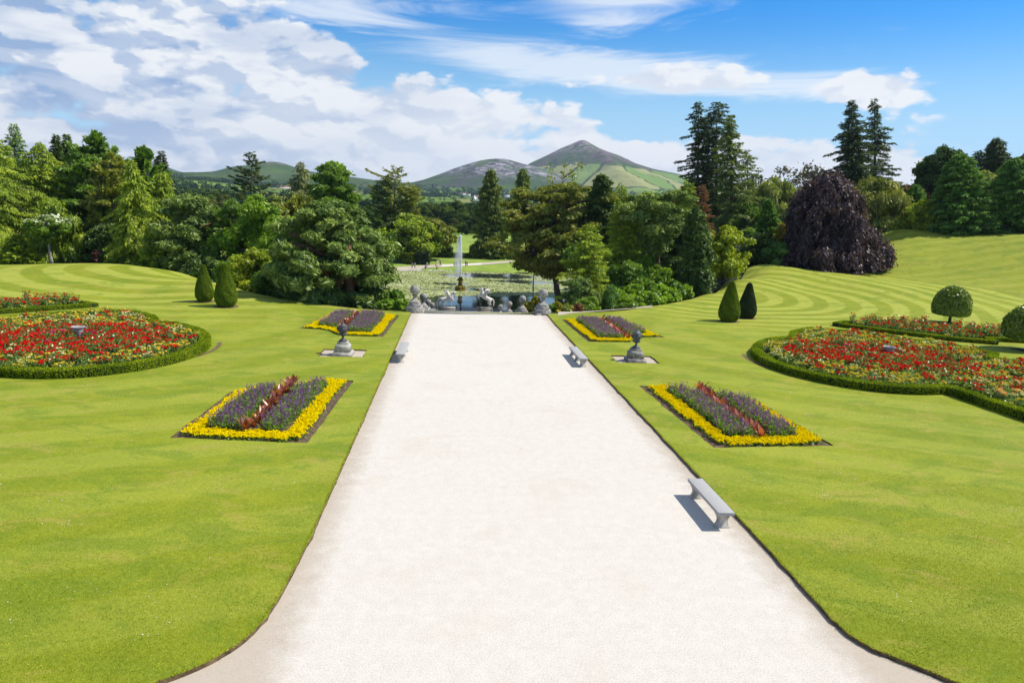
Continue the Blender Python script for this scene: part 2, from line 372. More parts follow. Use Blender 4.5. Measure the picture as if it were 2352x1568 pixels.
def lawn_colour(g, pos):
    sx, sy, sz = g.n('SeparateXYZ', inp={0: pos}).outputs
    flat = g.vec(sx, sy, 0)
    def rings(cx, cy, w, kx=1., ky=1.):
        dx = g.math('MULTIPLY', g.math('SUBTRACT', sx, cx), kx); dy = g.math('MULTIPLY', g.math('SUBTRACT', sy, cy), ky)
        r = g.math('SQRT', g.math('ADD', g.math('MULTIPLY', dx, dx), g.math('MULTIPLY', dy, dy)))
        r = g.math('ADD', r, g.math('MULTIPLY', g.noise(flat, .12, 2), 1.3))
        s = g.math('SINE', g.math('MULTIPLY', r, 2*math.pi/w))
        return g.ramp(s, -.35, .35), r
    r1, _ = rings(32, 93, 3.7, 1., 1.1); r2, _ = rings(-34, 101, 4.8, 1., 1.1)
    side = g.ramp(sx, -6, 6)
    st = g.mix(side, r2, r1)
    # stripes fade towards the terrace axis and the near lawn
    far = g.math('MULTIPLY', g.ramp(sy, 50, 78), g.ramp(g.math('ABSOLUTE', sx), 14, 26))
    # cross mowing on the near lawn, very faint
    r3, _ = rings(70, 62, 5.2, .8, 1.5); r4, _ = rings(-70, 62, 5.2, .8, 1.5); st2 = g.mix(side, r4, r3)
    ns = g.math('SINE', g.math('MULTIPLY', g.math('ADD', sx, g.math('MULTIPLY', sy, .12)), 2*math.pi/3.4))
    near = g.math('MULTIPLY', st2, .30)
    A_, B_ = atY(1940, 612, 121), atY(2352, 678, 98); ex, ey = B_[0]-A_[0], B_[1]-A_[1]; ln = math.hypot(ex, ey)
    dist = g.math('ADD', g.math('MULTIPLY', g.math('SUBTRACT', sx, A_[0]), -ey/ln), g.math('MULTIPLY', g.math('SUBTRACT', sy, A_[1]), ex/ln))
    dist = g.math('ADD', dist, g.math('MULTIPLY', g.math('SUBTRACT', g.noise(flat, .2, 3), .5), 1.0))
    bank = g.ramp(dist, -.1, .1); far = g.math('MULTIPLY', far, g.math('SUBTRACT', 1, bank))
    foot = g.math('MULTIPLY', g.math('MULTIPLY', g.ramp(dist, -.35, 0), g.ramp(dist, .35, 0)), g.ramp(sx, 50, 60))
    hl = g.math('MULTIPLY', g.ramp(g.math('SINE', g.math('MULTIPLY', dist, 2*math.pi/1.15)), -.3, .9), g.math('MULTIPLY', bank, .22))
    stripe = g.math('ADD', g.math('MULTIPLY', st, g.math('MULTIPLY', far, .80)), g.math('MULTIPLY', near, g.math('SUBTRACT', 1, far)))
    big = g.ramp(g.noise(flat, .11, 4, .55), .3, .7)
    med = g.ramp(g.noise(flat, .75, 5, .6, .6), .3, .7)
    sm = g.ramp(g.noise(flat, 6.5, 4, .65), .28, .72)
    fine = g.ramp(g.noise(flat, 38, 3, .7), .25, .75)
    A, B = (.190, .255, .005), (.395, .410, .014)
    c = g.mix(g.math('ADD', g.math('MULTIPLY', big, .45), g.math('MULTIPLY', med, .42), None, True), A, B)
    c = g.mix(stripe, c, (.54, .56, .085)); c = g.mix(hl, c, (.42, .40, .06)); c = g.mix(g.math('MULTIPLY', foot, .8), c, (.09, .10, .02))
    dry = g.math('MULTIPLY', g.ramp(g.noise(g.vec(g.math('MULTIPLY', sx, .6), sy, 0), .62, 7, .74, 1.2), .50, .66), .75)
    c = g.mix(dry, c, (.50, .39, .085))
    lush = g.math('MULTIPLY', g.ramp(g.noise(g.vec(g.math('MULTIPLY', g.math('ADD', sx, 40), .55), sy, 3), .55, 6, .68, .8), .50, .62), .55)
    c = g.mix(lush, c, (.13, .235, .010))
    c = g.mix(g.math('MULTIPLY', g.math('SUBTRACT', sm, .5), .40), c, (.40, .46, .10), 'MIX') if False else g.mix(.30, c, g.mix(sm, (.075, .125, .010), (.33, .38, .07)))
    c = g.mix(g.math('MULTIPLY', fine, .46), c, (.085, .110, .005))
    return c, flat
def make_lawnmat(name='lawn_grass'):
    mt = bpy.data.materials.new(name); mt.use_nodes = True; g = NT(mt.node_tree)
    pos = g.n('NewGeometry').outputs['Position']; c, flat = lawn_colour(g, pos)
    p = g.n('BsdfPrincipled', inp={'Base Color': c, 'Roughness': .85, 'Specular IOR Level': .15})
    h = g.math('ADD', g.noise(flat, 30, 4, .7), g.math('MULTIPLY', g.noise(flat, 7, 3, .6), 1.6))
    b = g.n('Bump', inp={'Strength': .55, 'Distance': .035, 'Height': h}); g.l(b.outputs[0], p.inputs['Normal'])
    o = g.n('OutputMaterial'); g.l(p.outputs[0], o.inputs[0]); return mt
LAWN = make_lawnmat()
def make_gravel():
    mt = bpy.data.materials.new('pale_gravel'); mt.use_nodes = True; g = NT(mt.node_tree)
    pos = g.n('NewGeometry').outputs['Position']; sx, sy, sz = g.n('SeparateXYZ', inp={0: pos}).outputs; flat = g.vec(sx, sy, 0)
    f1 = g.ramp(g.noise(flat, 26, 5, .75), .32, .68); f2 = g.ramp(g.noise(flat, 2.6, 7, .72, .4), .35, .7); f3 = g.ramp(g.noise(flat, 75, 3, .8), .30, .5)
    c = g.mix(f1, (.49, .445, .38), (.715, .67, .60)); c = g.mix(g.math('MULTIPLY', f2, .30), c, (.775, .73, .66))
    c = g.mix(g.math('MULTIPLY', g.math('SUBTRACT', 1, f3), .62), c, (.24, .19, .14))
    c = g.mix(g.math('MULTIPLY', g.ramp(g.noise(flat, .33, 5, .6, .8), .50, .72), .26), c, (.50, .42, .32))
    sp = g.ramp(g.noise(flat, 120, 2, .5), .66, .70)
    c = g.mix(g.math('MULTIPLY', sp, .5), c, (.25, .21, .17))
    # swept-out, earthier margin along the turf edges
    ax = g.math('ABSOLUTE', sx); m1 = g.ramp(g.math('ADD', ax, g.math('MULTIPLY', g.noise(flat, 1.7, 5, .7), 1.5)), 6.45, 7.6)
    c = g.mix(g.math('MULTIPLY', m1, .62), c, (.38, .30, .215))
    p = g.n('BsdfPrincipled', inp={'Base Color': c, 'Roughness': .95, 'Specular IOR Level': .2})
    b = g.n('Bump', inp={'Strength': .5, 'Distance': .015, 'Height': g.noise(flat, 45, 5, .75)}); g.l(b.outputs[0], p.inputs['Normal'])
    o = g.n('OutputMaterial'); g.l(p.outputs[0], o.inputs[0]); return mt
GRAVEL = make_gravel()

def drape(name, outer, holes, step, mat, dz=0., rag=0., extra=None, kind='structure', zf=None):
    """a triangulated sheet over the ground, with exact outlines"""
    zf = zf or terr
    rings = [dens(outer, step)]+[dens(h, .5) for h in holes]
    if rag:
        for r in rings[1:]:
            for i in range(len(r)): r[i] = r[i]+rng.normal(size=2)*rag
    V = []; E = []
    for r in rings:
        b = len(V); V += [tuple(p) for p in r]; E += [(b+i, b+(i+1) % len(r)) for i in range(len(r))]
    lo, hi = np.min(rings[0], 0), np.max(rings[0], 0)
    gx, gy = np.meshgrid(np.arange(lo[0]+step/2, hi[0], step), np.arange(lo[1]+step/2, hi[1], step)); P = np.stack([gx.ravel(), gy.ravel()], 1)
    P += rng.uniform(-.2, .2, P.shape)*step; P = P[inpoly(P, rings[0])]
    for r in rings[1:]: P = P[~inpoly(P, r)]
    V += [tuple(p) for p in P]
    res = delaunay_2d_cdt([Vector(v) for v in V], E, [], 0, 1e-5)
    v2 = np.array([tuple(v) for v in res[0]]); F = np.array([f for f in res[2] if len(f) == 3])
    c = v2[F].mean(1); ok = inpoly(c, rings[0])
    for r in rings[1:]: ok &= ~inpoly(c, r)
    F = F[ok]; z = zf(v2[:, 0], v2[:, 1])+dz
    a = v2[F[:, 1]]-v2[F[:, 0]]; b = v2[F[:, 2]]-v2[F[:, 0]]; fl = (a[:, 0]*b[:, 1]-a[:, 1]*b[:, 0]) < 0
    F[fl] = F[fl][:, ::-1]
    g = G(); g.add(np.column_stack([v2, z]), F); o = g.build(name, mat, smooth=True)
    if kind: tag(o, kind=kind)
    return o, rings
def skirt(rings, depth, name, mat):
    g = G()
    for r in rings:
        r = np.array(r); z = terr(r[:, 0], r[:, 1]); n = len(r)
        v = np.concatenate([np.column_stack([r, z+.004]), np.column_stack([r+rng.normal(size=r.shape)*.01, z-depth])])
        i = np.arange(n); j = (i+1) % n; g.add(v, np.stack([i, j, j+n, i+n], 1))
    return tag(g.build(name, mat), kind='structure')

def lawn_and_path():
    bankL = [atY(2025, 572, 128), atY(2026, 537, 139)]
    outer = [(-6.83, 71.9)]+[tuple(p[:2]) for p in LEFTB]+[(-92, 125), (-125, 110), (-125, -9.5), (125, -9.5), (150, 60), (165, 165), (120, 170)]
    outer += [tuple(bankL[1][:2]+np.array([2., 14.])), tuple(bankL[1][:2]), tuple(bankL[0][:2])]+[tuple(p[:2]) for p in reversed(RIGHTB)]+[(6.83, 71.9)]
    global LAWN_OUT; LAWN_OUT = outer
    pp = [(x, min(y, 71.9)) for x, y in path_poly]
    # the path bites into the outline between its two end corners
    holes = [[(x, y if y < 71.8 else 72.4) for x, y in pp]]+[b for _, b in bed_list]+pits
    outer2 = [(-9.5, 73.2), (-6.83, 73.0), (6.83, 73.0), (9.3, 73.4)]
    outer = [outer2[0]]+outer[1:-1]+[outer2[3], outer2[2], outer2[1]]
    o, rings = drape('lawn', outer, holes, 1.6, LAWN, rag=.026)
    skirt(rings[1:], .13, 'turf_edge', EARTH)
    drape('path', pp, [], 2.5, GRAVEL, dz=-.10)
    for (n, b) in bed_list: drape('flower_bed_soil', b, [], .8, SOIL, dz=-.055)
    for b in pits: drape('gravel_pad', b, [], 1., GRAVEL, dz=-.09)
lawn_and_path()

FLOOR = solidmat('woodland_floor', (.020, .030, .008), (.06, .075, .02), .8, 1, .6, 8, coord='w')
def zfloor(X, Y):
    z = terr(X, Y)
    r = np.sqrt(((X-POND[0])/POND[2])**2+((Y-POND[1])/POND[3])**2)
    k = np.clip((r-.985)/.07, 0, 1); bank = np.clip((r-.985)/.35, 0, 1)
    z = np.where(r < 1.4, np.maximum(z, POND[4]+.28), z)
    return np.where(r < .985, POND[4]-.9, z*k+(POND[4]-.9)*(1-k))
def floor_mesh():
    xs = np.concatenate([np.arange(-300, -70, 8), np.arange(-70, 70, 2.), np.arange(70, 308, 7)]); ys = np.concatenate([np.arange(-30, 60, 8), np.arange(60, 250, 2.2), np.arange(250, 346, 5)])
    X, Y = np.meshgrid(xs, ys); X, Y = X.ravel(), Y.ravel()
    Z = zfloor(X, Y); P = np.stack([X, Y], 1)
    ins = inpoly(P, LAWN_OUT) | ((np.abs(X) < 8) & (Y < 74))
    Z = Z-np.where(ins, .6, .08)+rng.normal(size=len(Z))*.03
    nx, ny = len(xs), len(ys); i = (np.arange(ny-1)[:, None]*nx+np.arange(nx-1)[None]).ravel()
    g = G(); g.add(np.column_stack([X, Y, Z]), np.stack([i, i+1, i+nx+1, i+nx], 1)); tag(g.build('ground', FLOOR, smooth=True), kind='structure')
floor_mesh()

# ---- pond, its far lawn and path
def make_water():
    mt = bpy.data.materials.new('pond_water'); mt.use_nodes = True; g = NT(mt.node_tree)
    pos = g.n('NewGeometry').outputs['Position']
    p = g.n('BsdfPrincipled', inp={'Base Color': (.03, .04, .04, 1), 'Roughness': .04, 'Specular IOR Level': .6, 'IOR': 1.33})
    h = g.math('ADD', g.noise(pos, 1.3, 3, .5), g.math('MULTIPLY', g.noise(pos, .35, 2, .5), 1.3))
    b = g.n('Bump', inp={'Strength': .10, 'Distance': .06, 'Height': h}); g.l(b.outputs[0], p.inputs['Normal'])
    o = g.n('OutputMaterial'); g.l(p.outputs[0], o.inputs[0]); return mt
def pond():
    th = np.linspace(0, 2*math.pi, 96, endpoint=False); g = G()
    v = [(POND[0], POND[1], POND[4])]+[(POND[0]+POND[2]*1.03*math.cos(t), POND[1]+POND[3]*1.03*math.sin(t), POND[4]) for t in th]
    g.add(v, np.array([(0, i+1, (i+1) % 96+1) for i in range(96)])); tag(g.build('pond_water', make_water()), kind='structure')
    # lily pads: thousands of floating leaves with open leads between them
    N = 60000; r = np.sqrt(rng.uniform(0, 1, N)); t = rng.uniform(0, 2*math.pi, N)
    X = POND[0]+POND[2]*.985*r*np.cos(t); Y = POND[1]+POND[3]*.985*r*np.sin(t)
    op = np.zeros(N)
    def hole(x, y, Yd, rx, ry, s=1.3):
        P = atZ(x, y, POND[4]); return s*np.exp(-(((X-P[0])/rx)**2+((Y-P[1])/ry)**2)**2)
    op = hole(1130, 695, 0, 17, 7)+hole(1195, 700, 0, 16, 8)+hole(1085, 688, 0, 9, 6)+hole(1150, 634, 0, 12, 7)+hole(1100, 634, 0, 11, 4)+hole(1078, 636, 0, 8, 2)+hole(1205, 648, 0, 10, 5)+hole(1185, 612, 0, 14, 3)+hole(1035, 652, 0, 5, 3)+hole(1250, 690, 0, 12, 7)+hole(1072, 665, 0, 8, 5, .8)
    wav = np.sin(X*.55+1.3*np.sin(Y*.4))*.18+np.sin(Y*.9+X*.23)*.2+rng.normal(size=N)*.14
    keep = (op+wav) < .70; X, Y = X[keep], Y[keep]; n = len(X)
    s = rng.uniform(.13, .27, n); a = rng.uniform(0, 6.28, n); g = G(); k = 6
    ang = a[:, None]+np.arange(k)/k*2*math.pi
    lift = rng.uniform(.01, .05, n); tl = rng.normal(size=(n, k))*.012+(rng.random(n) < .12)[:, None]*rng.normal(size=(n, k))*.07
    v = np.stack([X[:, None]+s[:, None]*np.cos(ang), Y[:, None]+s[:, None]*np.sin(ang), POND[4]+lift[:, None]+np.abs(tl)], 2)
    tn = np.clip(.5+.2*np.sin(X*.3)*np.cos(Y*.25)+rng.normal(size=n)*.22, 0, 1)
    g.add(v.reshape(-1, 3), np.arange(n*k).reshape(n, k), np.repeat(tn, k))
    o = g.build('lily_pads', leafmat((.28, .34, .07), (.64, .67, .33), .05, .10, .35))
    tag(o, 'pale green water lily pads covering most of the pond', 'lily pads', kind='stuff')
    # white lily flowers near the far bank
    g = G(); 
    for i in range(90):
        P = atZ(rng.uniform(915, 1040), rng.uniform(620.5, 623), POND[4]); g.ball((P[0], P[1], POND[4]+.1), (.14, .14, .1), 6, 4)
    tag(g.build('water_lilies', solidmat('lily_white', (.75, .72, .68), None, 5, .6, 0)), 'tiny white water lily blooms along the far edge of the pond', 'water lilies', kind='stuff')
pond()
GRASS2 = solidmat('far_grass', (.17, .26, .03), (.27, .35, .05), .25, 1, 0, detail=6, coord='w')
def far_shore():
    def ell(f0, f1, t0, t1, n=50):
        a = np.linspace(t0, t1, n)
        A = [(POND[0]+POND[2]*f0*math.cos(t), POND[1]+POND[3]*f0*math.sin(t)) for t in a]; B = [(POND[0]+POND[2]*f1*math.cos(t), POND[1]+POND[3]*f1*math.sin(t)) for t in a]
        return A+B[::-1]
    drape('far_lawn', [(-75, 208), (-60, 196)]+ell(1.0, 1.0, math.radians(155), math.radians(25))[:50]+[(60, 196), (90, 205), (90, 247), (-90, 247)], [], 3.2, GRASS2, dz=.06, zf=zfloor)
    pts = [atZ(x, y, POND[4]+.45) for x, y in [(880,621),(940,618),(1000,613.5),(1060,611),(1120,608),(1180,603)]]+[atZ(x, y, POND[4]+.45) for x, y in [(1180,599.5),(1120,603.5),(1060,607),(1000,607.5),(940,611),(880,615)]]
    drape('far_path', [tuple(p[:2]) for p in pts], [], 2.5, GRAVEL, dz=.12, zf=zfloor)
    drape('meadow', [(-110, 247.5), (110, 247.5), (150, 340), (-150, 340)], [], 6, GRASS2, dz=.1, zf=zfloor)
    # side path on the right below the shrubs
    pr = [gpx(x, y, 0, 60, 120) for x, y in [(1282,725),(1330,718.5),(1390,714),(1450,709.5),(1500,705.5)]]+[gpx(x, y, 0, 60, 120) for x, y in [(1498,703),(1448,706),(1390,710),(1330,714),(1282,718)]]
    drape('side_path', [tuple(p[:2]) for p in pr], [], 2, GRAVEL, dz=.03)
far_shore()

# ---- valley, hills and mountains
def fbm(X, Y, s, o=5, seed=0):
    out = np.zeros_like(X); r = np.random.default_rng(seed); a = 1.
    for i in range(o):
        for k in range(3):
            th = r.uniform(0, math.pi); ph = r.uniform(0, 6.28); f = 2*math.pi/s*(2**i)*r.uniform(.7, 1.3)
            out += a*np.sin((X*math.cos(th)+Y*math.sin(th))*f+ph+1.4*np.sin((X*math.sin(th)-Y*math.cos(th))*f*.6+ph*2))/3
        a *= .5
    return out
VC = np.array([(0,340,-8.9),(-150,340,-8),(150,340,-5),(300,340,0),(-300,340,-8),(0,600,-11),(0,1000,-13),(-100,1300,-14),(-60,2000,-4),(-80,2500,2),(-600,1000,0),(-900,2000,30),(-1400,3000,40),(-700,2600,12),(-500,1700,2),(-350,900,-4),
  (300,1500,-8),(500,2500,6),(300,3300,28),(900,3300,45),(1600,3500,50),(1000,1500,5),(900,600,4),(-700,500,2),(0,3300,24),(-200,3600,40),(2500,3500,50),(-2500,3500,60),(-3000,6000,90),(3500,6000,80),(0,6000,90),(0,8000,60),(3500,1000,10),(-3500,1000,10)])
_vA = np.sqrt(((VC[:, None, :2]-VC[None, :, :2])**2).sum(2)+120**2); _vW = np.linalg.solve(_vA, VC[:, 2])
def zval(X, Y): 
    X = np.atleast_1d(np.asarray(X, float)); Y = np.atleast_1d(np.asarray(Y, float)); out = np.empty(len(X))
    for i in range(0, len(X), 20000):
        q = np.stack([X[i:i+20000], Y[i:i+20000]], 1); out[i:i+20000] = np.sqrt(((q[:, None]-VC[None, :, :2])**2).sum(2)+120**2)@_vW
    return out+fbm(X, Y, 500, 3, 3)*1.6*np.clip((Y-500)/800, 0, 1)
def hillmat(name, fields, rock, low, zr, cell=.004, moor=(.10, .075, .07)):
    mt = bpy.data.materials.new(name); mt.use_nodes = True; g = NT(mt.node_tree)
    pos = g.n('NewGeometry').outputs['Position']; sx, sy, sz = g.n('SeparateXYZ', inp={0: pos}).outputs
    wob = g.noise(pos, .006, 4, .6)
    px = g.vec(g.math('ADD', sx, g.math('MULTIPLY', wob, 90)), g.math('MULTIPLY', g.math('ADD', sy, g.math('MULTIPLY', wob, 120)), .55), 0)
    vo = g.n('TexVoronoi', inp={'Vector': px, 'Scale': cell}); cellr = g.n('SeparateColor', inp={0: vo.outputs['Color']}).outputs
    ve = g.n('TexVoronoi', feature='DISTANCE_TO_EDGE', inp={'Vector': px, 'Scale': cell}).outputs['Distance']
    fc = g.mix(cellr[0], low[0], low[1]); fc = g.mix(g.ramp(cellr[1], .62, .7), fc, low[2])
    fc = g.mix(g.math('MULTIPLY', g.noise(pos, .02, 5, .6), .5), fc, low[0])
    hedge = g.ramp(g.math('ADD', ve, g.math('MULTIPLY', g.noise(pos, .05, 3, .6), .03)), .055, .035)
    fc = g.mix(g.math('MULTIPLY', hedge, .85), fc, (.022, .045, .016))
    mo = g.mix(g.ramp(g.noise(pos, .004, 7, .62, .5), .38, .62), (.045, .085, .022), moor)
    mo = g.mix(g.math('MULTIPLY', g.ramp(g.noise(pos, .0023, 6, .6, 1.), .50, .60), .7), mo, (.075, .13, .03))
    rk = g.mix(g.ramp(g.noise(pos, .022, 8, .78), .42, .60), rock[0], rock[1])
    hz = g.math('ADD', sz, g.math('MULTIPLY', g.math('SUBTRACT', g.noise(pos, .0045, 6, .65, .4), .5), zr[3]))
    c = g.mix(g.math('MULTIPLY', g.ramp(hz, zr[0], zr[0]+14), 1.), fc, mo) if fields else mo
    c = g.mix(g.math('MULTIPLY', g.ramp(hz, zr[1], zr[2]), g.ramp(g.noise(pos, .008, 8, .72, .8), .42, .54)), c, rk)
    p = g.n('BsdfDiffuse', inp={'Color': c})
    b = g.n('Bump', inp={'Strength': 1., 'Distance': 14., 'Height': g.noise(pos, .012, 8, .68)}); g.l(b.outputs[0], p.inputs['Normal'])
    o = g.n('OutputMaterial'); g.l(p.outputs[0], o.inputs[0]); return mt
def sheet(name, xs, ys, zf, mat):
    X, Y = np.meshgrid(xs, ys); X, Y = X.ravel().astype(float), Y.ravel().astype(float); nx, ny = len(xs), len(ys)
    i = (np.arange(ny-1)[:, None]*nx+np.arange(nx-1)[None]).ravel()
    g = G(); g.add(np.column_stack([X, Y, zf(X, Y)]), np.stack([i, i+1, i+nx+1, i+nx], 1)); return tag(g.build(name, mat, smooth=True), kind='structure')
LOWC = ((.11, .19, .03), (.17, .25, .05), (.27, .25, .10))
sheet('valley', np.concatenate([np.arange(-4200, -1500, 180), np.arange(-1500, 1500, 22), np.arange(1500, 4300, 180)]), np.concatenate([np.arange(336, 1400, 14), np.arange(1400, 4200, 26), np.arange(4200, 8001, 200)]), zval,
      hillmat('valley_fields', True, ((.2, .18, .18), (.3, .28, .28)), LOWC, (90, 600, 700, 60), .0052))
def ridge(prof, D, wid, back=900, nz=1., seed=1):
    nz = float(nz); px = np.array([p[0] for p in prof], float); pz = np.array([p[1] for p in prof], float)
    def zf(X, Y):
        H = np.interp(X, px, pz); base = zval(X, Y)-6
        # soften the polyline a little
        H = (H*2+np.interp(X-22, px, pz)+np.interp(X+22, px, pz))/4
        w = wid[0]+np.maximum(H, 0)*wid[1]
        t = np.where(Y < D, (D-Y)/w, (Y-D)/back); g = np.clip(1-t, 0, 1); g = g**1.25*(1.15-.15*g)
        n = fbm(X, Y, 420, 6, seed)*.07+fbm(X, Y, 110, 5, seed+3)*.03
        return base+(H-base)*g*(1+n*nz*np.clip(t*3, 0, 1))
    return zf
SUG = [(150,40),(273,60),(400,150),(540,258),(651,313),(778,381),(860,418),(910,441),(937,449),(965,440),(1021,407),(1122,371),(1223,344),(1308,303),(1478,260),(1682,230),(1992,172),(2687,118),(3400,70)]
LIT = [(-560,30),(-381,44),(-251,76),(-190,92),(-96,129),(0,170),(86,200),(150,220),(216,232),(270,236),(321,231),(402,212),(537,185),(700,140),(900,90)]
LEF = [(-2300,90),(-1900,70),(-1615,56),(-1461,65),(-1352,67),(-1141,89),(-1090,104),(-1040,128),(-990,142),(-950,144),(-905,138),(-872,128),(-794,104),(-658,92),(-522,79),(-408,68),(-247,58),(0,40)]
FAR = [(-3300,120),(-3050,130),(-2935,142),(-2850,176),(-2799,198),(-2741,205),(-2700,195),(-2667,178),(-2555,130),(-2440,108),(-2200,70)]
RK1 = ((.11, .08, .085), (.38, .32, .31)); RK2 = ((.07, .065, .08), (.36, .33, .34))
sheet('mountain', np.arange(100, 3450, 13.), np.concatenate([np.arange(3300, 5500, 22), np.arange(5500, 6500, 60)]), ridge(SUG, 5500, (700, 3.3), 1000, 1., 2),
      hillmat('mountain_cover', True, RK1, ((.15, .24, .05), (.25, .31, .09), (.33, .31, .13)), (215, 285, 400, 70), .0034, (.125, .085, .090)))
sheet('rocky_hill', np.arange(-560, 900, 9.), np.concatenate([np.arange(3500, 4500, 14), np.arange(4500, 5200, 60)]), ridge(LIT, 4500, (420, 2.2), 700, 1.3, 5),
      hillmat('rocky_hill_cover', False, RK2, LOWC, (60, 85, 150, 60), .006, (.07, .075, .06)))
sheet('hills', np.arange(-2300, 10, 14.), np.concatenate([np.arange(2700, 4000, 20), np.arange(4000, 4900, 60)]), ridge(LEF, 4000, (900, 2.5), 800, .8, 8),
      hillmat('green_hill_cover', False, RK1, LOWC, (60, 108, 150, 50), .006, (.075, .10, .045)))
sheet('far_hill', np.arange(-3300, -2200, 18.), np.arange(6200, 7800, 40.), ridge(FAR, 7000, (500, 2.5), 700, 1., 9), hillmat('far_hill_cover', False, RK1, LOWC, (60, 150, 220, 50), .006))
# ================================================================== TREES
PXM = 725.                                   # render pixels per radian
PROF = {
 'dome':  lambda t: np.sqrt(np.clip(1-np.abs(2*np.clip(t, 0, 1)**.8-1)**2.4, 0, 1)),
 'round': lambda t: np.sqrt(np.clip(1-(2*t-1)**2, 0, 1)),
 'cone':  lambda t: np.clip(1-t, 0, 1)**.85*.97+.03,
 'fat':   lambda t: np.clip(1-t**1.7, 0, 1)**.8*np.clip(t*6+.55, 0, 1),
 'egg':   lambda t: np.sqrt(np.clip(1-np.abs(2*t**.72-1)**2.1, 0, 1)),
 'col':   lambda t: np.clip(1-t**3.2, 0, 1)**.6*np.clip(t*3+.72, 0, 1),
 'umb':   lambda t: np.clip(1-((t-.62)/.62)**2, 0, 1)**.5*np.clip(t*1.2+.25, 0, 1),
 'mac':   lambda t: np.clip(1-t**2.4, 0, 1)**.6*(.8+.2*np.sin(t*17)),
 'beech': lambda t: np.clip(1-t**1.35, 0, 1)**.60*(.96+.14*np.sin(t*10+.4)),
 'bell': lambda t: np.clip(1-t, 0, 1)**.55*(1-.25*np.sin(t*3.1)),
}
def limbs(g, trunkpts, targets, r0, k=5):
    """tapered limbs from the trunk line out to some clump centres"""
    tp = np.asarray(trunkpts)
    for c in targets:
        zc = c[2]-.45*np.hypot(c[0], c[1])
        i = int(np.clip(np.searchsorted(tp[:, 2], zc), 0, len(tp)-1)); a = tp[i]
        mid = a*.5+c*.5+np.array([0, 0, .05*np.linalg.norm(c-a)])+rng.normal(size=3)*.04*np.linalg.norm(c-a)
        q1 = a*.78+mid*.22+rng.normal(size=3)*.02; L = np.linalg.norm(c-a)
        r = r0*(.20+.02*L); g.tube([a, q1*.5+mid*.5, mid, mid*.4+c*.6, c], [r, r*.85, r*.6, r*.4, r*.15], k, cap=False)

def make_trunk(H, lean, r, top=.9, n=9, wob=.02):
    z = np.linspace(0, top, n)*H; wx = np.cumsum(rng.normal(size=n))*wob*H*.35; wy = np.cumsum(rng.normal(size=n))*wob*H*.35
    wx -= wx[0]; wy -= wy[0]
    return np.stack([wx, wy, z], 1), r*(1-.86*np.linspace(0, 1, n)**.9)*np.where(np.arange(n) == 0, 1.35, 1)

def clump_tree(H, W, bot, prof, dist, nc=60, cr=.11, flat=.75, cover=3.6, px=1.45, jit=.7, asp=1.6, lump=.22, hang=0., up=.25, gap=0., trunkr=None, nlimb=14, fill=.5, inner=.35, wob=.015, forks=0, shell=.55, ragged=.12):
    """crown of leaf clumps around real limbs; returns (crown G, wood G)"""
    f = PROF[prof]; z0 = bot*H; Hc = H-z0; R = W/2
    P = []; tries = 0; mind = cr*W*.55
    ph = rng.uniform(0, 6.28, 6)
    while len(P) < nc and tries < nc*30:
        tries += 1; t = rng.uniform(0, 1)**.9; a = rng.uniform(0, 6.28)
        rad = float(f(np.array(t)))*R*(1+lump*(math.sin(a*2+ph[0]+t*5)*.5+math.sin(a*3+ph[1]-t*7)*.5))
        q = shell+(1-shell)*math.sqrt(rng.random()) if rng.random() > inner else rng.random()*shell
        rr = max(rad-cr*W*.35, 0)*q; c = np.array([math.cos(a)*rr, math.sin(a)*rr, z0+t*Hc*.97])
        if all(np.linalg.norm((c-p)*np.array([1, 1, 1.4])) > mind for p in P[-200:]): P.append(c)
        elif tries % 10 == 0: mind *= .93
    P = np.array(P); n = len(P)
    cs = cr*W*rng.uniform(.6, 1.25, n)*np.clip(1.1-.45*((P[:, 2]-z0)/Hc), .5, 1.1)
    s = px*dist/PXM
    area = 4*math.pi*cs**2*.8; cnt = np.clip((area/(s*s*.5)*cover*.42).astype(int), 12, 1500)
    ids = np.repeat(np.arange(n), cnt); N = len(ids); d = rdir(N)
    low = d[:, 2] < -.25; d[low & (rng.random(N) < .6), 2] *= -.8; d = unit(d)
    rad = cs[ids]*(.62+.5*rng.random(N)**.6)*(1+.25*np.sin(d[:, 0]*7+ids)*np.sin(d[:, 1]*6+ids*2))
    out = rng.random(N) < ragged; rad[out] *= rng.uniform(1.1, 1.55, out.sum())
    L = P[ids]+d*rad[:, None]*np.array([1, 1, flat])
    if hang: L[:, 2] -= hang*rng.random(N)**2*cs[ids]*2.2
    nr = d+np.array([0, 0, up]); tint = np.clip(.42+rng.normal(size=n)[ids]*.17+rng.normal(size=N)*.16+.10*d[:, 2]*0, 0, 1)
    g = G()
    if hang:
        T = unit(d*.35+np.array([0, 0, -1.])+rng.normal(size=(N, 3))*.25); g.quads(sprayq(L, T, nr+rng.normal(size=(N, 3))*.5, s*2.4*rng.uniform(.6, 1.3, N), np.full(N, s*.95)), tint)
    else: g.quads(leafq(L, nr, s*1.12, asp, jit), tint)
    if fill:
        M = int(N*fill*.25); i2 = rng.integers(0, n, M); Q = P[i2]+rng.normal(size=(M, 3))*cs[i2][:, None]*.4
        Q[:, :2] *= .86; g.quads(leafq(Q, rdir(M), s*2.1, 1.2, 1), np.clip(.3+rng.normal(size=M)*.12, 0, 1))
    w = G(); r = trunkr or H*.022
    tp, tr = make_trunk(H, 0, r, .88, 10, wob); w.tube(tp, tr, 8)
    if nlimb: limbs(w, tp, P[rng.choice(n, min(nlimb, n), replace=False)], r*1.7)
    return g, w

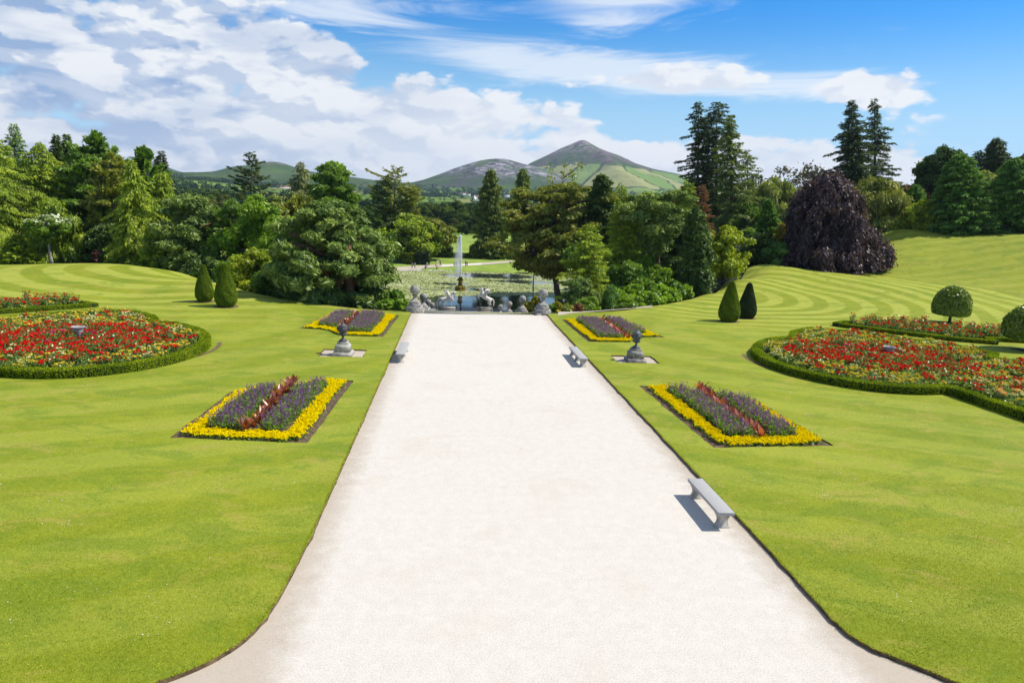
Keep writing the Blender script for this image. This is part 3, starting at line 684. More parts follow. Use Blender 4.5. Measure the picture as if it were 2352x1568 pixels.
def conifer(H, W, bot, dist, p=.85, dens=1., droop=.22, tipup=.15, layers=26, per=7, px=1.4, flattop=0., bare=.15, sparse=0., spread=.30, trunkr=None, hang=.15, irregular=.2, steep=0.):
    """whorled branches carrying sprays of needles on a straight stem"""
    z0 = bot*H; Hc = H-z0; R = W/2; g = G(); w = G(); r = trunkr or H*.014+.12
    tp, tr = make_trunk(H, 0, r, .985, 12, .004); tr = r*(1-.93*np.linspace(0, 1, 12)); w.tube(tp, tr, 7)
    s = px*dist/PXM; BP, BT, BN, LN, WD, TN = [], [], [], [], [], []
    nb = int(layers*per)
    side = rng.uniform(.75, 1.15, 9)
    for b in range(nb):
        t = ((b+rng.random())/nb)**.93; a = b*2.39996+rng.uniform(-.4, .4); z = z0+t*Hc
        L = R*((1-t)**p*(1-flattop)+flattop*(.55+.3*rng.random()))*(1+rng.normal()*irregular)*side[int(a/(2*math.pi)*9) % 9]+.25*s
        if sparse and rng.random() < sparse*(1-.5*t): continue
        L = max(L, .35); x0 = np.interp(z, tp[:, 2], tp[:, 0]); y0 = np.interp(z, tp[:, 2], tp[:, 1])
        o = np.array([math.cos(a), math.sin(a), 0]); sd = np.array([-o[1], o[0], 0])
        def pt(u): return np.array([x0, y0, z])+o*L*u+np.array([0, 0, 1])*L*(steep*u-droop*u*u+tipup*u**3)
        if L > 3*s: w.tube([pt(0), pt(.35), pt(.7), pt(.95)], np.array([1, .7, .45, .15])*max(.025, .012*L+.008), 4, cap=False)
        m = int(max(3, L/(s*.62)*dens*4.1*(1+.5*L/R)))
        u = bare*(1-t)+(1-bare*(1-t))*rng.random(m)**.75; wdt = spread*L*(1.05-u)*.9+.4*s
        lat = rng.uniform(-1, 1, m)*wdt
        Pm = np.array([x0, y0, z])+o*(L*u)[:, None]+sd*lat[:, None]+np.array([0, 0, 1.])*(L*(steep*u-droop*u*u+tipup*u**3)-hang*np.abs(lat)*.6+rng.normal(size=m)*.10*s*3)[:, None]
        BP.append(Pm); BT.append(o*rng.uniform(.6, 1, m)[:, None]+sd*(np.sign(lat)*.8)[:, None]+np.array([0, 0, 1.])*(-hang*rng.uniform(.2, 2.4, m))[:, None]+rng.normal(size=(m, 3))*.25)
        BN.append(np.array([0, 0, 1.])+rng.normal(size=(m, 3))*.55); LN.append(s*rng.uniform(1.4, 2.8, m)); WD.append(s*rng.uniform(.42, .78, m)); TN.append(np.clip(.42+rng.normal()*.16+rng.normal(size=m)*.15+.15*(u-.6), 0, 1))
    g.quads(sprayq(np.concatenate(BP), np.concatenate(BT), np.concatenate(BN), np.concatenate(LN), np.concatenate(WD)), np.concatenate(TN))
    return g, w

PAL = {  # dark, light base colours of foliage
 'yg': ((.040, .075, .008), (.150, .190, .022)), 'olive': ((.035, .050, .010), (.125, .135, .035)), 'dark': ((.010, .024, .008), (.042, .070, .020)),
 'mid': ((.020, .050, .008), (.085, .140, .022)), 'blue': ((.026, .052, .018), (.115, .155, .058)), 'bright': ((.055, .120, .008), (.190, .300, .025)),
 'lime': ((.100, .150, .008), (.290, .345, .030)), 'copper': ((.009, .005, .009), (.050, .034, .070)), 'fir': ((.010, .022, .012), (.048, .066, .036)),
 'firlt': ((.022, .042, .012), (.090, .115, .035)), 'gold': ((.070, .085, .008), (.270, .250, .035)), 'pale': ((.050, .080, .020), (.200, .230, .090)),
 'brown': ((.050, .025, .018), (.130, .070, .050)), 'grey': ((.06, .08, .045), (.18, .20, .13)), 'red': ((.06, .014, .012), (.15, .05, .035)), 'red2': ((.016, .045, .010), (.055, .105, .025)),
 'dist': ((.020, .048, .012), (.075, .115, .026)), 'distb': ((.030, .066, .012), (.120, .165, .040)),
}
_BOOST = {'yg': 1.75, 'lime': .98, 'bright': 1.05, 'mid': 1.75, 'blue': 1.75, 'olive': 1.8, 'dark': 1.9, 'fir': 1.7, 'firlt': 1.7, 'red2': 2.1, 'pale': 1.3, 'gold': 1.2, 'grey': 1.25, 'brown': 1.3, 'copper': 1.5}
for _k, _b in _BOOST.items(): PAL[_k] = tuple(tuple(v*_b*m for v, m in zip(c, (1.95, 1.78, 1.05))) for c in PAL[_k])
def plant_tree(kind, xt, yt, xb, Y, wpx, ybot, pal, label, cat='tree', group=None, name=None, bark=None, sink=0., cparts=None, **kw):
    """crown top seen at (xt,yt), stem foot below xb, both at distance Y; wpx crown width in measuring pixels, ybot lowest foliage"""
    top = atY(xt, yt, Y); yb = ybot
    for _ in range(6):
        B = atY(xb, yb, Y); z = float(zfloor(np.array([B[0]]), np.array([Y]))[0])-sink; yb = yrow(np.array([B[0], Y, z]))
    B = np.array([B[0], Y, z]); ax = top-B; H = np.linalg.norm(ax); dist = float((B-CAM)@VF)
    W = wpx/FD*dist; zb = atY(xt, ybot, Y)[2]; bot = float(np.clip((zb-B[2])/H, 0.0, .92))
    k = kind
    if k == 'con': g, w = conifer(H, W, bot, dist, **kw)
    else: g, w = clump_tree(H, W, bot, k, dist, **kw)
    if cparts: cparts(g, w, H, W, bot, dist)
    q = Vector((0, 0, 1)).rotation_difference(Vector(ax)).to_euler()
    r = empty(name or {'con': 'conifer'}.get(k, 'tree'), tuple(B), 0, label, cat, group); r.rotation_euler = q
    p = PAL[pal]; g.build('crown', leafmat(p[0], p[1], *( (.25, .02, .5) if k == 'con' or pal in ('dark', 'fir', 'olive', 'blue') else (.40, .025, .45))), r)
    w.build('trunk', bark or BARK, r, smooth=True)
    return r
T = plant_tree
PINE = dict(nc=90, cr=.10, flat=.5, jit=.9, asp=3.2, up=.7, lump=.25, nlimb=26, cover=3.4)
BRO = dict(nc=85, cr=.12, flat=.8, jit=.65, cover=3.6)
# ---------------- left bank
T('con', 30, 283, 45, 150, 170, 600, 'mid', 'tall dark green conifer with a spiky tip at the far left edge', 'conifer', name='conifer', p=.75, hang=.5)
T('con', -30, 300, -20, 128, 330, 603, 'yg', 'broad yellow-green drooping conifer cut by the left edge of the picture', 'conifer', p=.6, hang=.8, layers=30, per=8, droop=.35)
T('con', 88, 325, 100, 133, 190, 603, 'yg', 'yellow-green feathery conifer second from the left edge', 'conifer', p=.55, hang=.8, layers=30, per=8, droop=.35)
T('dome', 128, 455, 135, 124, 120, 603, 'yg', 'lower olive-green feathery tree behind the white-topped small tree', 'conifer', hang=.8, **dict(BRO, nc=70))
T('con', 38, 538, 42, 116.5, 100, 607, 'yg', 'low dense yellow-green conifer bush at the left end of the lawn', 'conifer', p=.5, bare=.0, layers=16, per=9)
T('egg', 125, 372, 150, 140, 110, 500, 'grey', 'blue-grey pine rising between the feathery conifers on the left', 'pine tree', name='pine_tree', **dict(PINE, nc=60))
T('con', 131, 310, 134, 165, 42, 400, 'dark', 'left one of two slim dark conifers with bare stems against the clouds', 'conifer', p=.7, sparse=.2)
T('con', 156, 309, 160, 168, 46, 400, 'dark', 'right one of two slim dark conifers with bare stems against the clouds', 'conifer', p=.7, sparse=.2)
def flowertop(g, w, H, W, bot, dist):
    v, t = g.merged(); m = v[:, 2] > H*.86; k = np.where(m)[0]
def magnolia():
    o = T('umb', 103, 500, 118, 117, 96, 553, 'mid', 'small flat-topped tree with creamy white blossom and bare lower branches', 'flowering tree', name='flowering_tree', bark=BARKGREY, nc=46, cr=.13, flat=.5, nlimb=40, fill=.1, cover=2.6, inner=.1, trunkr=.28)
    cr = [c for c in o.children if c.name.startswith('crown')][0]; n = len(cr.data.vertices); co = np.empty(n*3, np.float32); cr.data.vertices.foreach_get('co', co); co = co.reshape(-1, 3)
    H = co[:, 2].max(); P = co[(co[:, 2] > H*.80)]; P = P[rng.choice(len(P), 420)]; g = G(); g.quads(leafq(P+np.array([0, 0, .12]), np.tile([0, 0, 1.], (len(P), 1)), .5, 1.2, .5))
    g.build('blossom', leafmat((.45, .5, .28), (.75, .78, .55), .2, .05), o)
magnolia()
def macspikes(g, w, H, W, bot, dist):
    # flat shelves of foliage ending in upswept finger-like tips
    s = 2.0*dist/PXM; n = 60
    for i in range(n):
        t = rng.random()**.7; a = rng.uniform(0, 6.28); rad = float(PROF['mac'](np.array(t)))*W/2*rng.uniform(.85, 1.2); z = H*(bot+(1-bot)*t)
        A = np.array([math.cos(a)*rad*.5, math.sin(a)*rad*.5, z-.04*H]); B = np.array([math.cos(a)*rad*1.05, math.sin(a)*rad*1.05, z+.02*H]); w.tube([A, A*.5+B*.5+[0, 0, .3], B], [.12, .08, .04], 4, cap=False)
        m = 60; u = rng.random(m); P = A+(B-A)*u[:, None]+rng.normal(size=(m, 3))*np.array([.5, .5, .22])*(1.3-u)[:, None]*W*.05
        g.quads(sprayq(P, (B-A)+rng.normal(size=(m, 3))*1.2+np.array([0, 0, 1.0]), np.array([0, 0, 1.])+rng.normal(size=(m, 3))*.5, np.full(m, s*2.4), np.full(m, s)), np.clip(.45+rng.normal()*.15+rng.normal(size=m)*.15, 0, 1))
MAC = dict(nc=105, cr=.085, flat=.34, jit=.5, asp=3.0, up=1., lump=.35, nlimb=30, cover=3., ragged=.3, cparts=macspikes)
T('mac', 212, 308, 225, 137, 215, 605, 'mid', 'huge dark cypress with flat spiky shelves of branches left of the weeping conifer', 'cypress tree', name='cypress_tree', trunkr=.9, **MAC)
T('mac', 262, 360, 262, 128, 150, 560, 'olive', 'brownish green cypress with layered branches just left of the weeping conifer', 'cypress tree', name='cypress_tree', trunkr=.8, **dict(MAC, nc=70))
T('mac', 330, 345, 345, 142, 150, 600, 'mid', 'cypress with swept branch tips behind the weeping yellow conifer', 'cypress tree', name='cypress_tree', trunkr=.8, **MAC)
T('con', 302, 365, 310, 117, 135, 618, 'yg', 'tall weeping yellow-green conifer at the corner of the left lawn', 'conifer', p=.62, hang=1.1, layers=34, per=9, droop=.45, tipup=.0, bare=.1, irregular=.3)
T('con', 372, 395, 385, 138, 110, 600, 'yg', 'soft yellow-green conifer behind the right side of the weeping conifer', 'conifer', p=.5, hang=1., layers=26, per=8, droop=.1, steep=.4)
T('con', 369, 347, 370, 165, 46, 420, 'fir', 'small pointed dark fir on the skyline above the left trees', 'conifer', p=.8, layers=16, per=6)
T('con', 345, 500, 350, 112, 70, 622, 'yg', 'narrow yellow-green young conifer at the foot of the weeping conifer', 'conifer', p=.6, hang=.8, layers=20)
T('dome', 220, 575, 221, 114, 18, 598, 'red', 'small copper-leaved sapling at the edge of the left lawn', 'sapling', name='sapling', nc=14, cr=.22, nlimb=4, trunkr=.06)
T('dome', 440, 443, 430, 113, 150, 640, 'blue', 'blue-green Scots pine with reddish limbs left of the two left topiary cones', 'pine tree', name='pine_tree', bark=BARKRED, trunkr=.5, **dict(PINE, nc=85, cr=.12, gap=.3))
T('con', 575, 350, 575, 150, 100, 470, 'fir', 'open ragged pine with tiered branches against the green hill', 'pine tree', name='pine_tree', p=.55, sparse=.45, layers=20, per=4, droop=.05, steep=.1, bare=.35, irregular=.4, spread=.25, dens=1.3)
T('egg', 592, 447, 585, 108, 140, 650, 'bright', 'tall light green broadleaf tree left of the big blue-green pine', 'broadleaf tree', **BRO)
T('egg', 535, 462, 520, 111, 120, 655, 'mid', 'rounded mid-green broadleaf tree above the two left topiary cones', 'broadleaf tree', **BRO)
T('egg', 632, 450, 625, 116, 80, 560, 'pale', 'pale-leaved poplar-like tree touching the light green tree on its left', 'broadleaf tree', **dict(BRO, nc=50))
T('con', 693, 370, 695, 160, 90, 520, 'grey', 'pale grey-green larch with an open top below the green hill', 'conifer', p=.55, hang=.8, sparse=.2, layers=20, per=6, irregular=.35)
T('egg', 765, 376, 765, 142, 120, 520, 'mid', 'dense dark pine with a lumpy pointed top behind the big blue-green pine', 'pine tree', name='pine_tree', **dict(PINE, nc=70, cr=.13))
T('mac', 690, 455, 690, 128, 190, 620, 'olive', 'wide olive-green cypress behind the left shoulder of the big blue-green pine', 'cypress tree', name='cypress_tree', **dict(MAC, nc=80))
T('egg', 668, 500, 660, 100, 130, 670, 'bright', 'bright green broadleaf tree half hidden by the big blue-green pine', 'broadleaf tree', **BRO)
T('dome', 585, 572, 585, 93, 125, 685, 'lime', 'low lime-green tree at the lawn edge above the person in white', 'broadleaf tree', **dict(BRO, nc=60))
T('dome', 640, 590, 640, 88, 110, 690, 'mid', 'low mid-green tree at the left foot of the big blue-green pine', 'broadleaf tree', **dict(BRO, nc=60))
def bigpine(g, w, H, W, bot, dist):
    w.tube([(2.6, -1, -.5), (2.4, -1, 3), (1.9, -.8, 7), (1.2, -.5, 11)], [.62, .5, .4, .25], 8)
T('dome', 772, 462, 752, 83.5, 292, 706, 'blue', 'huge domed blue-green pine with two dark trunks at the end of the left lawn', 'pine tree', name='pine_tree', bark=BARKRED, trunkr=.62, nc=230, cr=.062, flat=.55, jit=.9, asp=3.2, up=.6, lump=.16, nlimb=60, cover=3.6, px=2.0, cparts=bigpine, ragged=.2)
T('con', 876, 412, 876, 236, 78, 575, 'dark', 'dark slim pine on the left of the close trio of pines', 'pine tree', name='pine_tree', p=.4, layers=22, per=6, sparse=.25, steep=.1, droop=.05)
T('con', 906, 383, 903, 240, 96, 575, 'olive', 'tallest pine of the close trio, with tufted tiers of foliage', 'pine tree', name='pine_tree', p=.30, layers=22, per=5, sparse=.42, steep=.15, droop=.0, bare=.4, irregular=.4, dens=1.3)
T('con', 942, 424, 940, 238, 58, 560, 'olive', 'shortest pine on the right of the close trio of pines', 'pine tree', name='pine_tree', p=.28, layers=18, per=5, sparse=.42, steep=.15, droop=.0, bare=.4, irregular=.4, dens=1.3)
T('dome', 948, 496, 935, 232, 135, 590, 'yg', 'rounded yellow-green tree standing beyond the pond behind a clipped hedge', 'broadleaf tree', **dict(BRO, nc=120, cr=.09, cover=4))
T('umb', 1003, 506, 985, 236, 110, 585, 'olive', 'flat-topped olive cedar right of the rounded yellow-green tree', 'cedar tree', name='cedar_tree', **dict(PINE, nc=60, flat=.3))
T('con', 1128, 388, 1127, 248, 74, 590, 'firlt', 'tall dense conifer spire beyond the pond right of the fountain', 'conifer', p=.42, layers=44, per=10, hang=.8, droop=.3, bare=0, dens=1.2)
T('con', 1200, 387, 1198, 262, 56, 560, 'firlt', 'second conifer spire rising behind the spreading pine', 'conifer', p=.42, layers=34, per=9, hang=.8, bare=0)
# ---------------- right of the pond
T('umb', 1262, 428, 1290, 141, 235, 545, 'olive', 'spreading old pine with bare twisting branches in its flat crown right of the pond', 'pine tree', name='pine_tree', trunkr=.8, nc=90, cr=.085, flat=.42, jit=.9, asp=3.0, up=.7, lump=.4, nlimb=110, cover=2.6, fill=.1, inner=.25)
T('umb', 1248, 500, 1292, 138, 225, 630, 'olive', 'lower dark green pine with boughs hanging over the pond', 'pine tree', name='pine_tree', trunkr=.7, nc=110, cr=.085, flat=.40, jit=.9, asp=3.0, up=.7, lump=.4, nlimb=60, cover=3.0, fill=.12, inner=.3, ragged=.3)
T('egg', 1345, 435, 1345, 160, 150, 560, 'mid', 'rounded green tree behind the spreading old pine', 'broadleaf tree', **BRO)
def snag():
    Y = 175; B = atY(1288, 470, Y); tpx = atY(1289, 382, Y); B[2] = tz(B[0], Y); r = empty('bare_tree', tuple(B), 0, 'thin half-dead tree with bare forked branches below the mountain slope', 'tree'); H = tpx[2]-B[2]
    w = G(); g = G(); w.tube([(0, 0, 0), (0, 0, H*.6), (.3, 0, H*.8), (-.2, 0, H)], [.35, .25, .15, .05], 6)
    for i in range(16):
        z = H*rng.uniform(.62, .95); a = rng.uniform(0, 6.28); L = rng.uniform(1.5, 4.5); e = np.array([math.cos(a)*L, math.sin(a)*L, z+L*.8]); e[2] = min(e[2], H*1.02)
        w.tube([(0, 0, z), e*.5+np.array([0, 0, z*.5-.2]), e], [.11, .07, .03], 4); P = e+rng.normal(size=(14, 3))*.5; g.quads(leafq(P, rdir(14), .5), .4)
    w.build('trunk', BARKGREY, r); g.build('crown', leafmat(*PAL['olive']), r)
snag()
T('con', 1381, 400, 1384, 136, 72, 560, 'dark', 'dense dark conifer column to the right of the spreading old pine', 'conifer', p=.34, layers=30, per=10, hang=.5, bare=0, dens=1.3)
T('con', 1426, 420, 1428, 106, 118, 690, 'yg', 'tall yellow-green conifer with a visible thin stem right of the dark column', 'conifer', p=.55, layers=30, per=6, sparse=.18, hang=.6, irregular=.25)
T('con', 1350, 515, 1352, 93, 128, 712, 'yg', 'yellow-green conifer with twiggy lower branches behind the right stone ball pier', 'conifer', p=.45, layers=24, per=7, sparse=.12, hang=.5, irregular=.3, bark=BARKRED)
T('dome', 1335, 640, 1335, 84, 80, 712, 'blue', 'low blue-green conifer bush right of the pond end', 'conifer', **dict(PINE, nc=50, cr=.13))
T('con', 1402, 650, 1402, 83.5, 62, 714, 'red2', 'small weeping dark conifer hanging over the side path', 'conifer', p=.4, hang=1.4, layers=14, per=8, droop=.6, tipup=0, bare=0)
T('umb', 1508, 443, 1509, 104, 165, 572, 'blue', 'Scots pine with a tall bare forked trunk right of the yellow-green conifers', 'pine tree', name='pine_tree', bark=BARKRED, trunkr=.36, nc=80, cr=.11, flat=.5, jit=.9, asp=2.2, up=.7, lump=.3, nlimb=40, cover=2.8, fill=.2)
T('egg', 1472, 470, 1472, 135, 150, 640, 'mid', 'mid-green broadleaf tree behind the Scots pine on its left', 'broadleaf tree', **BRO)
T('egg', 1545, 500, 1545, 122, 130, 650, 'dark', 'dark broadleaf tree filling the gap behind the Scots pine and the cypress column', 'broadleaf tree', **BRO)
T('con', 1560, 432, 1560, 140, 80, 600, 'yg', 'wispy light conifer left of the tall firs', 'conifer', p=.4, sparse=.35, layers=20, per=5, irregular=.4)
T('con', 1580, 415, 1582, 132, 66, 560, 'yg', 'thin yellow-green conifer beside the dead reddish conifer', 'conifer', p=.5, sparse=.3, layers=20, per=5, irregular=.35)
T('con', 1611, 425, 1612, 117, 56, 560, 'brown', 'dead conifer with reddish brown twigs in front of the tall firs', 'dead conifer', p=.5, sparse=.3, layers=22, per=6, dens=.7)
T('col', 1600, 478, 1598, 97, 62, 676, 'dark', 'narrow dark green cypress column at the edge of the right lawn', 'cypress tree', name='cypress_tree', nc=150, cr=.20, flat=1.5, jit=.5, asp=2.2, up=.9, lump=.15, nlimb=6, cover=3, ragged=.2)
T('dome', 1662, 522, 1660, 106, 122, 632, 'lime', 'bright lime-green broadleaf tree with a short trunk at the right lawn edge', 'broadleaf tree', trunkr=.30, **dict(BRO, nc=80, cr=.11, cover=3.2))
FIR = dict(sparse=.36, droop=.25, tipup=.12, hang=.35, irregular=.5, bare=.15, spread=.20, dens=1.0)
T('con', 1603, 234, 1600, 168, 92, 575, 'fir', 'leftmost of the tall ragged firs with a flattened crown top', 'fir tree', name='fir_tree', p=.5, layers=44, per=7, **FIR)
T('con', 1627, 262, 1626, 175, 50, 480, 'fir', 'thin fir squeezed between the two flat-topped tall firs', 'fir tree', name='fir_tree', p=.4, layers=34, per=5, **FIR)
T('con', 1646, 233, 1647, 166, 84, 575, 'fir', 'tallest fir of the left group with a broad tufted top', 'fir tree', name='fir_tree', p=.34, layers=44, per=6, **FIR)
T('con', 1678, 263, 1682, 150, 108, 600, 'firlt', 'green tall fir on the right side of the left fir group', 'fir tree', name='fir_tree', p=.55, layers=46, per=7, **dict(FIR, hang=.9))
def toptuft(x, y, Y, w):
    pass
T('con', 1716, 343, 1718, 172, 70, 540, 'firlt', 'medium fir stepping down right of the tall firs', 'fir tree', name='fir_tree', p=.5, layers=24, per=5, **FIR)
T('con', 1742, 385, 1745, 178, 56, 540, 'fir', 'small open pine on the skyline right of the medium fir', 'pine tree', name='pine_tree', p=.3, layers=16, per=5, **FIR)
T('dome', 1782, 412, 1775, 165, 150, 590, 'pale', 'soft grey-green willow-like tree between the firs and the copper beech', 'broadleaf tree', **dict(BRO, hang=.6))
T('dome', 1715, 470, 1712, 150, 110, 600, 'mid', 'green tree below the medium fir behind the lime-green tree', 'broadleaf tree', **BRO)
T('con', 1765, 458, 1766, 133, 62, 575, 'red2', 'golden-tipped dark cone-shaped conifer left of the copper beech', 'conifer', p=.6, layers=26, per=10, bare=0, dens=1.3)
T('con', 1797, 512, 1798, 128, 50, 585, 'gold', 'small golden conifer touching the left side of the copper beech', 'conifer', p=.6, layers=20, per=9, bare=0)
T('dome', 1742, 535, 1742, 124, 90, 606, 'dark', 'dark shrubby tree in the shade left of the copper beech', 'tree', **dict(BRO, nc=50))
T('dome', 1790, 560, 1792, 121, 90, 612, 'red2', 'low dark green conifer bush at the foot of the copper beech', 'conifer', **dict(BRO, nc=50))
def open_tree():
    Y = 195; B = atY(1836, 470, Y); B[2] = tz(B[0], Y); tpx = atY(1838, 368, Y); H = tpx[2]-B[2]; r = empty('open_tree', tuple(B), 0, 'thin open tree with a see-through fan of branches between the firs and the copper beech', 'tree'); w = G(); g = G()
    zf = H-13; w.tube([(0, 0, 0), (0, 0, zf), (.2, 0, zf+2)], [.4, .25, .2], 6)
    for i in range(26):
        a = math.pi*rng.uniform(.02, .98); b = rng.normal()*.45; L = rng.uniform(.7, 1.)*11.5; d = np.array([math.cos(a)*.72, b, math.sin(a)*.95+.25]); d /= np.linalg.norm(d); L = min(L, (H-zf-1)/max(d[2], .3)) if d[2] > .3 else L*.8
        e = np.array([0, 0, zf+1])+d*L; m = np.array([0, 0, zf+1])+d*L*.5+rng.normal(size=3)*.5; w.tube([(0, 0, zf), m, e], [.16, .09, .03], 4)
        P = e+rng.normal(size=(46, 3))*np.array([1.0, 1.0, .6]); g.quads(leafq(P, rdir(46), .55), np.clip(.4+rng.normal(size=46)*.2, 0, 1))
    w.build('trunk', BARKGREY, r); g.build('crown', leafmat((.06, .05, .025), (.16, .14, .07)), r)
open_tree()
def weep(g, w, H, W, bot, dist):
    s = 1.9*dist/PXM; S = 460
    for i in range(S):
        t = rng.random()**1.1; a = rng.uniform(0, 6.28); rad = float(PROF['beech'](np.array(t)))*W/2*(1+.21*math.sin(a*2+1)+.12*math.sin(a*3-t*7))*rng.uniform(.80, 1.06); rad *= (1.06 if t < .33 and math.cos(a) > .3 else 1)*(.80 if t > .45 and math.cos(a) > .25 else 1)*(1.1 if .55 < t < .8 and math.cos(a) < -.5 else 1); z = H*(t*.97+.03)*rng.uniform(.97, 1.04); L = rng.uniform(.06, .22)*H; m = 34; u = np.arange(m)/m
        A = np.array([math.cos(a)*rad*.93, math.sin(a)*rad*.93, z]); o = np.array([math.cos(a), math.sin(a), 0])
        P = A+o*(1.6*np.sqrt(u))[:, None]*1.2-np.array([0, 0, 1.])*(L*u*u)[:, None]+rng.normal(size=(m, 3))*.28; P[:, 2] = np.maximum(P[:, 2], .1)
        g.quads(sprayq(P, o*.4+np.array([0, 0, -1.])+rng.normal(size=(m, 3))*.4, o+rng.normal(size=(m, 3))*.6, np.full(m, s*1.7), np.full(m, s)), np.clip(.45+rng.normal()*.2+rng.normal(size=m)*.18, 0, 1))
T('beech', 1900, 398, 1908, 121, 205, 612, 'copper', 'huge weeping copper beech with dark purple leaves down to the lawn', 'copper beech', name='copper_beech', nc=190, cr=.085, flat=.8, jit=.8, lump=.42, cover=3.4, hang=.7, cparts=weep, trunkr=.7)
T('con', 1955, 230, 1958, 152, 92, 470, 'fir', 'left one of the two tallest firs behind the copper beech', 'fir tree', name='fir_tree', p=.62, layers=44, per=7, **dict(FIR, sparse=.1))
T('con', 2010, 226, 2012, 158, 94, 470, 'fir', 'right one of the two tallest firs, thinner and more open', 'fir tree', name='fir_tree', p=.72, layers=42, per=6, **dict(FIR, sparse=.38))
T('dome', 2005, 410, 2005, 146, 140, 540, 'olive', 'olive-brown spreading tree at the foot of the two tallest firs', 'tree', **dict(BRO, hang=.5))
T('egg', 2034, 428, 2036, 148, 56, 532, 'lime', 'narrow bright green tree just right of the copper beech', 'broadleaf tree', **dict(BRO, nc=60, cr=.16))
T('dome', 2072, 430, 2072, 170, 110, 540, 'brown', 'brownish green tree on the skyline right of the two tallest firs', 'tree', **BRO)
T('dome', 2072, 478, 2070, 152, 70, 540, 'grey', 'grey-green rounded bush-like tree behind the bright narrow tree', 'tree', **dict(BRO, nc=50))
T('con', 2102, 424, 2100, 147, 88, 536, 'red2', 'medium dark green redwood cone on top of the right bank', 'redwood tree', name='redwood_tree', p=.6, layers=26, per=9, bare=0, hang=.4)
T('dome', 2118, 465, 2120, 140, 86, 522, 'lime', 'small lime-green tree on the top of the right bank', 'broadleaf tree', **dict(BRO, nc=60, cr=.13), trunkr=.15)
T('dome', 2060, 500, 2060, 142, 56, 535, 'lime', 'low yellow-green shrub on the right bank beside the copper beech', 'shrub', name='shrub', **dict(BRO, nc=30, cr=.16), trunkr=.1)
T('round', 2170, 338, 2172, 172, 135, 470, 'dark', 'dark domed monkey puzzle tree on the skyline at the right', 'monkey puzzle tree', name='monkey_puzzle_tree', **dict(BRO, nc=110, cr=.10, jit=1., asp=2.))
T('round', 2128, 392, 2130, 175, 70, 500, 'dark', 'smaller dark dome attached to the left of the monkey puzzle tree', 'monkey puzzle tree', name='monkey_puzzle_tree', **dict(BRO, nc=50, cr=.14, jit=1., asp=2.))
REDW = dict(p=.5, layers=36, per=11, bare=0, hang=.5, dens=1.2, irregular=.16)
T('con', 2204, 352, 2205, 136, 152, 530, 'red2', 'big dark green redwood cone in the middle of the right bank top', 'redwood tree', name='redwood_tree', trunkr=.7, **REDW)
T('con', 2330, 362, 2332, 134, 150, 530, 'red2', 'big dark green redwood cone nearest the right edge of the picture', 'redwood tree', name='redwood_tree', trunkr=.8, **REDW)
T('con', 2288, 316, 2290, 166, 96, 470, 'fir', 'blue-green cone-topped conifer on the skyline at the right', 'conifer', p=.5, layers=30, per=9, hang=.6, bare=0)
T('con', 2246, 346, 2246, 178, 50, 440, 'fir', 'dark conifer tip between the monkey puzzle tree and the cone-topped conifer', 'conifer', p=.4, layers=18, per=6)
T('dome', 2262, 396, 2262, 158, 150, 530, 'pale', 'pale-tipped evergreen oak between the two big redwoods', 'oak tree', name='oak_tree', **dict(BRO, nc=110, cr=.09))
T('dome', 2355, 355, 2357, 175, 80, 500, 'olive', 'ragged olive-brown tree top at the right edge of the picture', 'tree', **BRO)
T('dome', 2400, 420, 2400, 140, 120, 530, 'mid', 'green tree cut by the right edge of the picture', 'broadleaf tree', **BRO)
T('dome', 2160, 480, 2160, 158, 70, 532, 'dark', 'dark undergrowth tree between the lime tree and the big redwood', 'tree', **dict(BRO, nc=45))
T('dome', 2255, 470, 2255, 146, 70, 533, 'dark', 'dark undergrowth tree between the two big redwoods', 'tree', **dict(BRO, nc=45))
# dark understorey that closes the view below the crowns
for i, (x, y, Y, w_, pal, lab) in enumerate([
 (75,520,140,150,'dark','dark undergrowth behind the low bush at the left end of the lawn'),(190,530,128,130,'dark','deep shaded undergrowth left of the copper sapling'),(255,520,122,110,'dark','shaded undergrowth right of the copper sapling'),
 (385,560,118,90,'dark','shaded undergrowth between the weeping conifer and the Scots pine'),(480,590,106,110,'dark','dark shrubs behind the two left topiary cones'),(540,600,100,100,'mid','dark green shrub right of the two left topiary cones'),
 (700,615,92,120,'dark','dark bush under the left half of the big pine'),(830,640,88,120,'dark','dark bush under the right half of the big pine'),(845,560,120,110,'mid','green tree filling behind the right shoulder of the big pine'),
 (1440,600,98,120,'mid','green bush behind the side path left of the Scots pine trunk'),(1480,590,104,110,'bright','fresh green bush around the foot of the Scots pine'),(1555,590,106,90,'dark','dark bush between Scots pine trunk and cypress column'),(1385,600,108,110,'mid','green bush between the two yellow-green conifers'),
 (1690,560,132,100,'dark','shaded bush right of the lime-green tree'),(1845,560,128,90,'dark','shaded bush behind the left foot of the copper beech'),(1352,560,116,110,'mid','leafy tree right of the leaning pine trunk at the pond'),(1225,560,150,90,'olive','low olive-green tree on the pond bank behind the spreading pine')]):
    T('dome', x, y, x, Y, w_, 720 if Y < 112 else 620, pal, lab, 'bush', name='bush', nc=60, cr=.14, cover=3, nlimb=4, trunkr=.2)
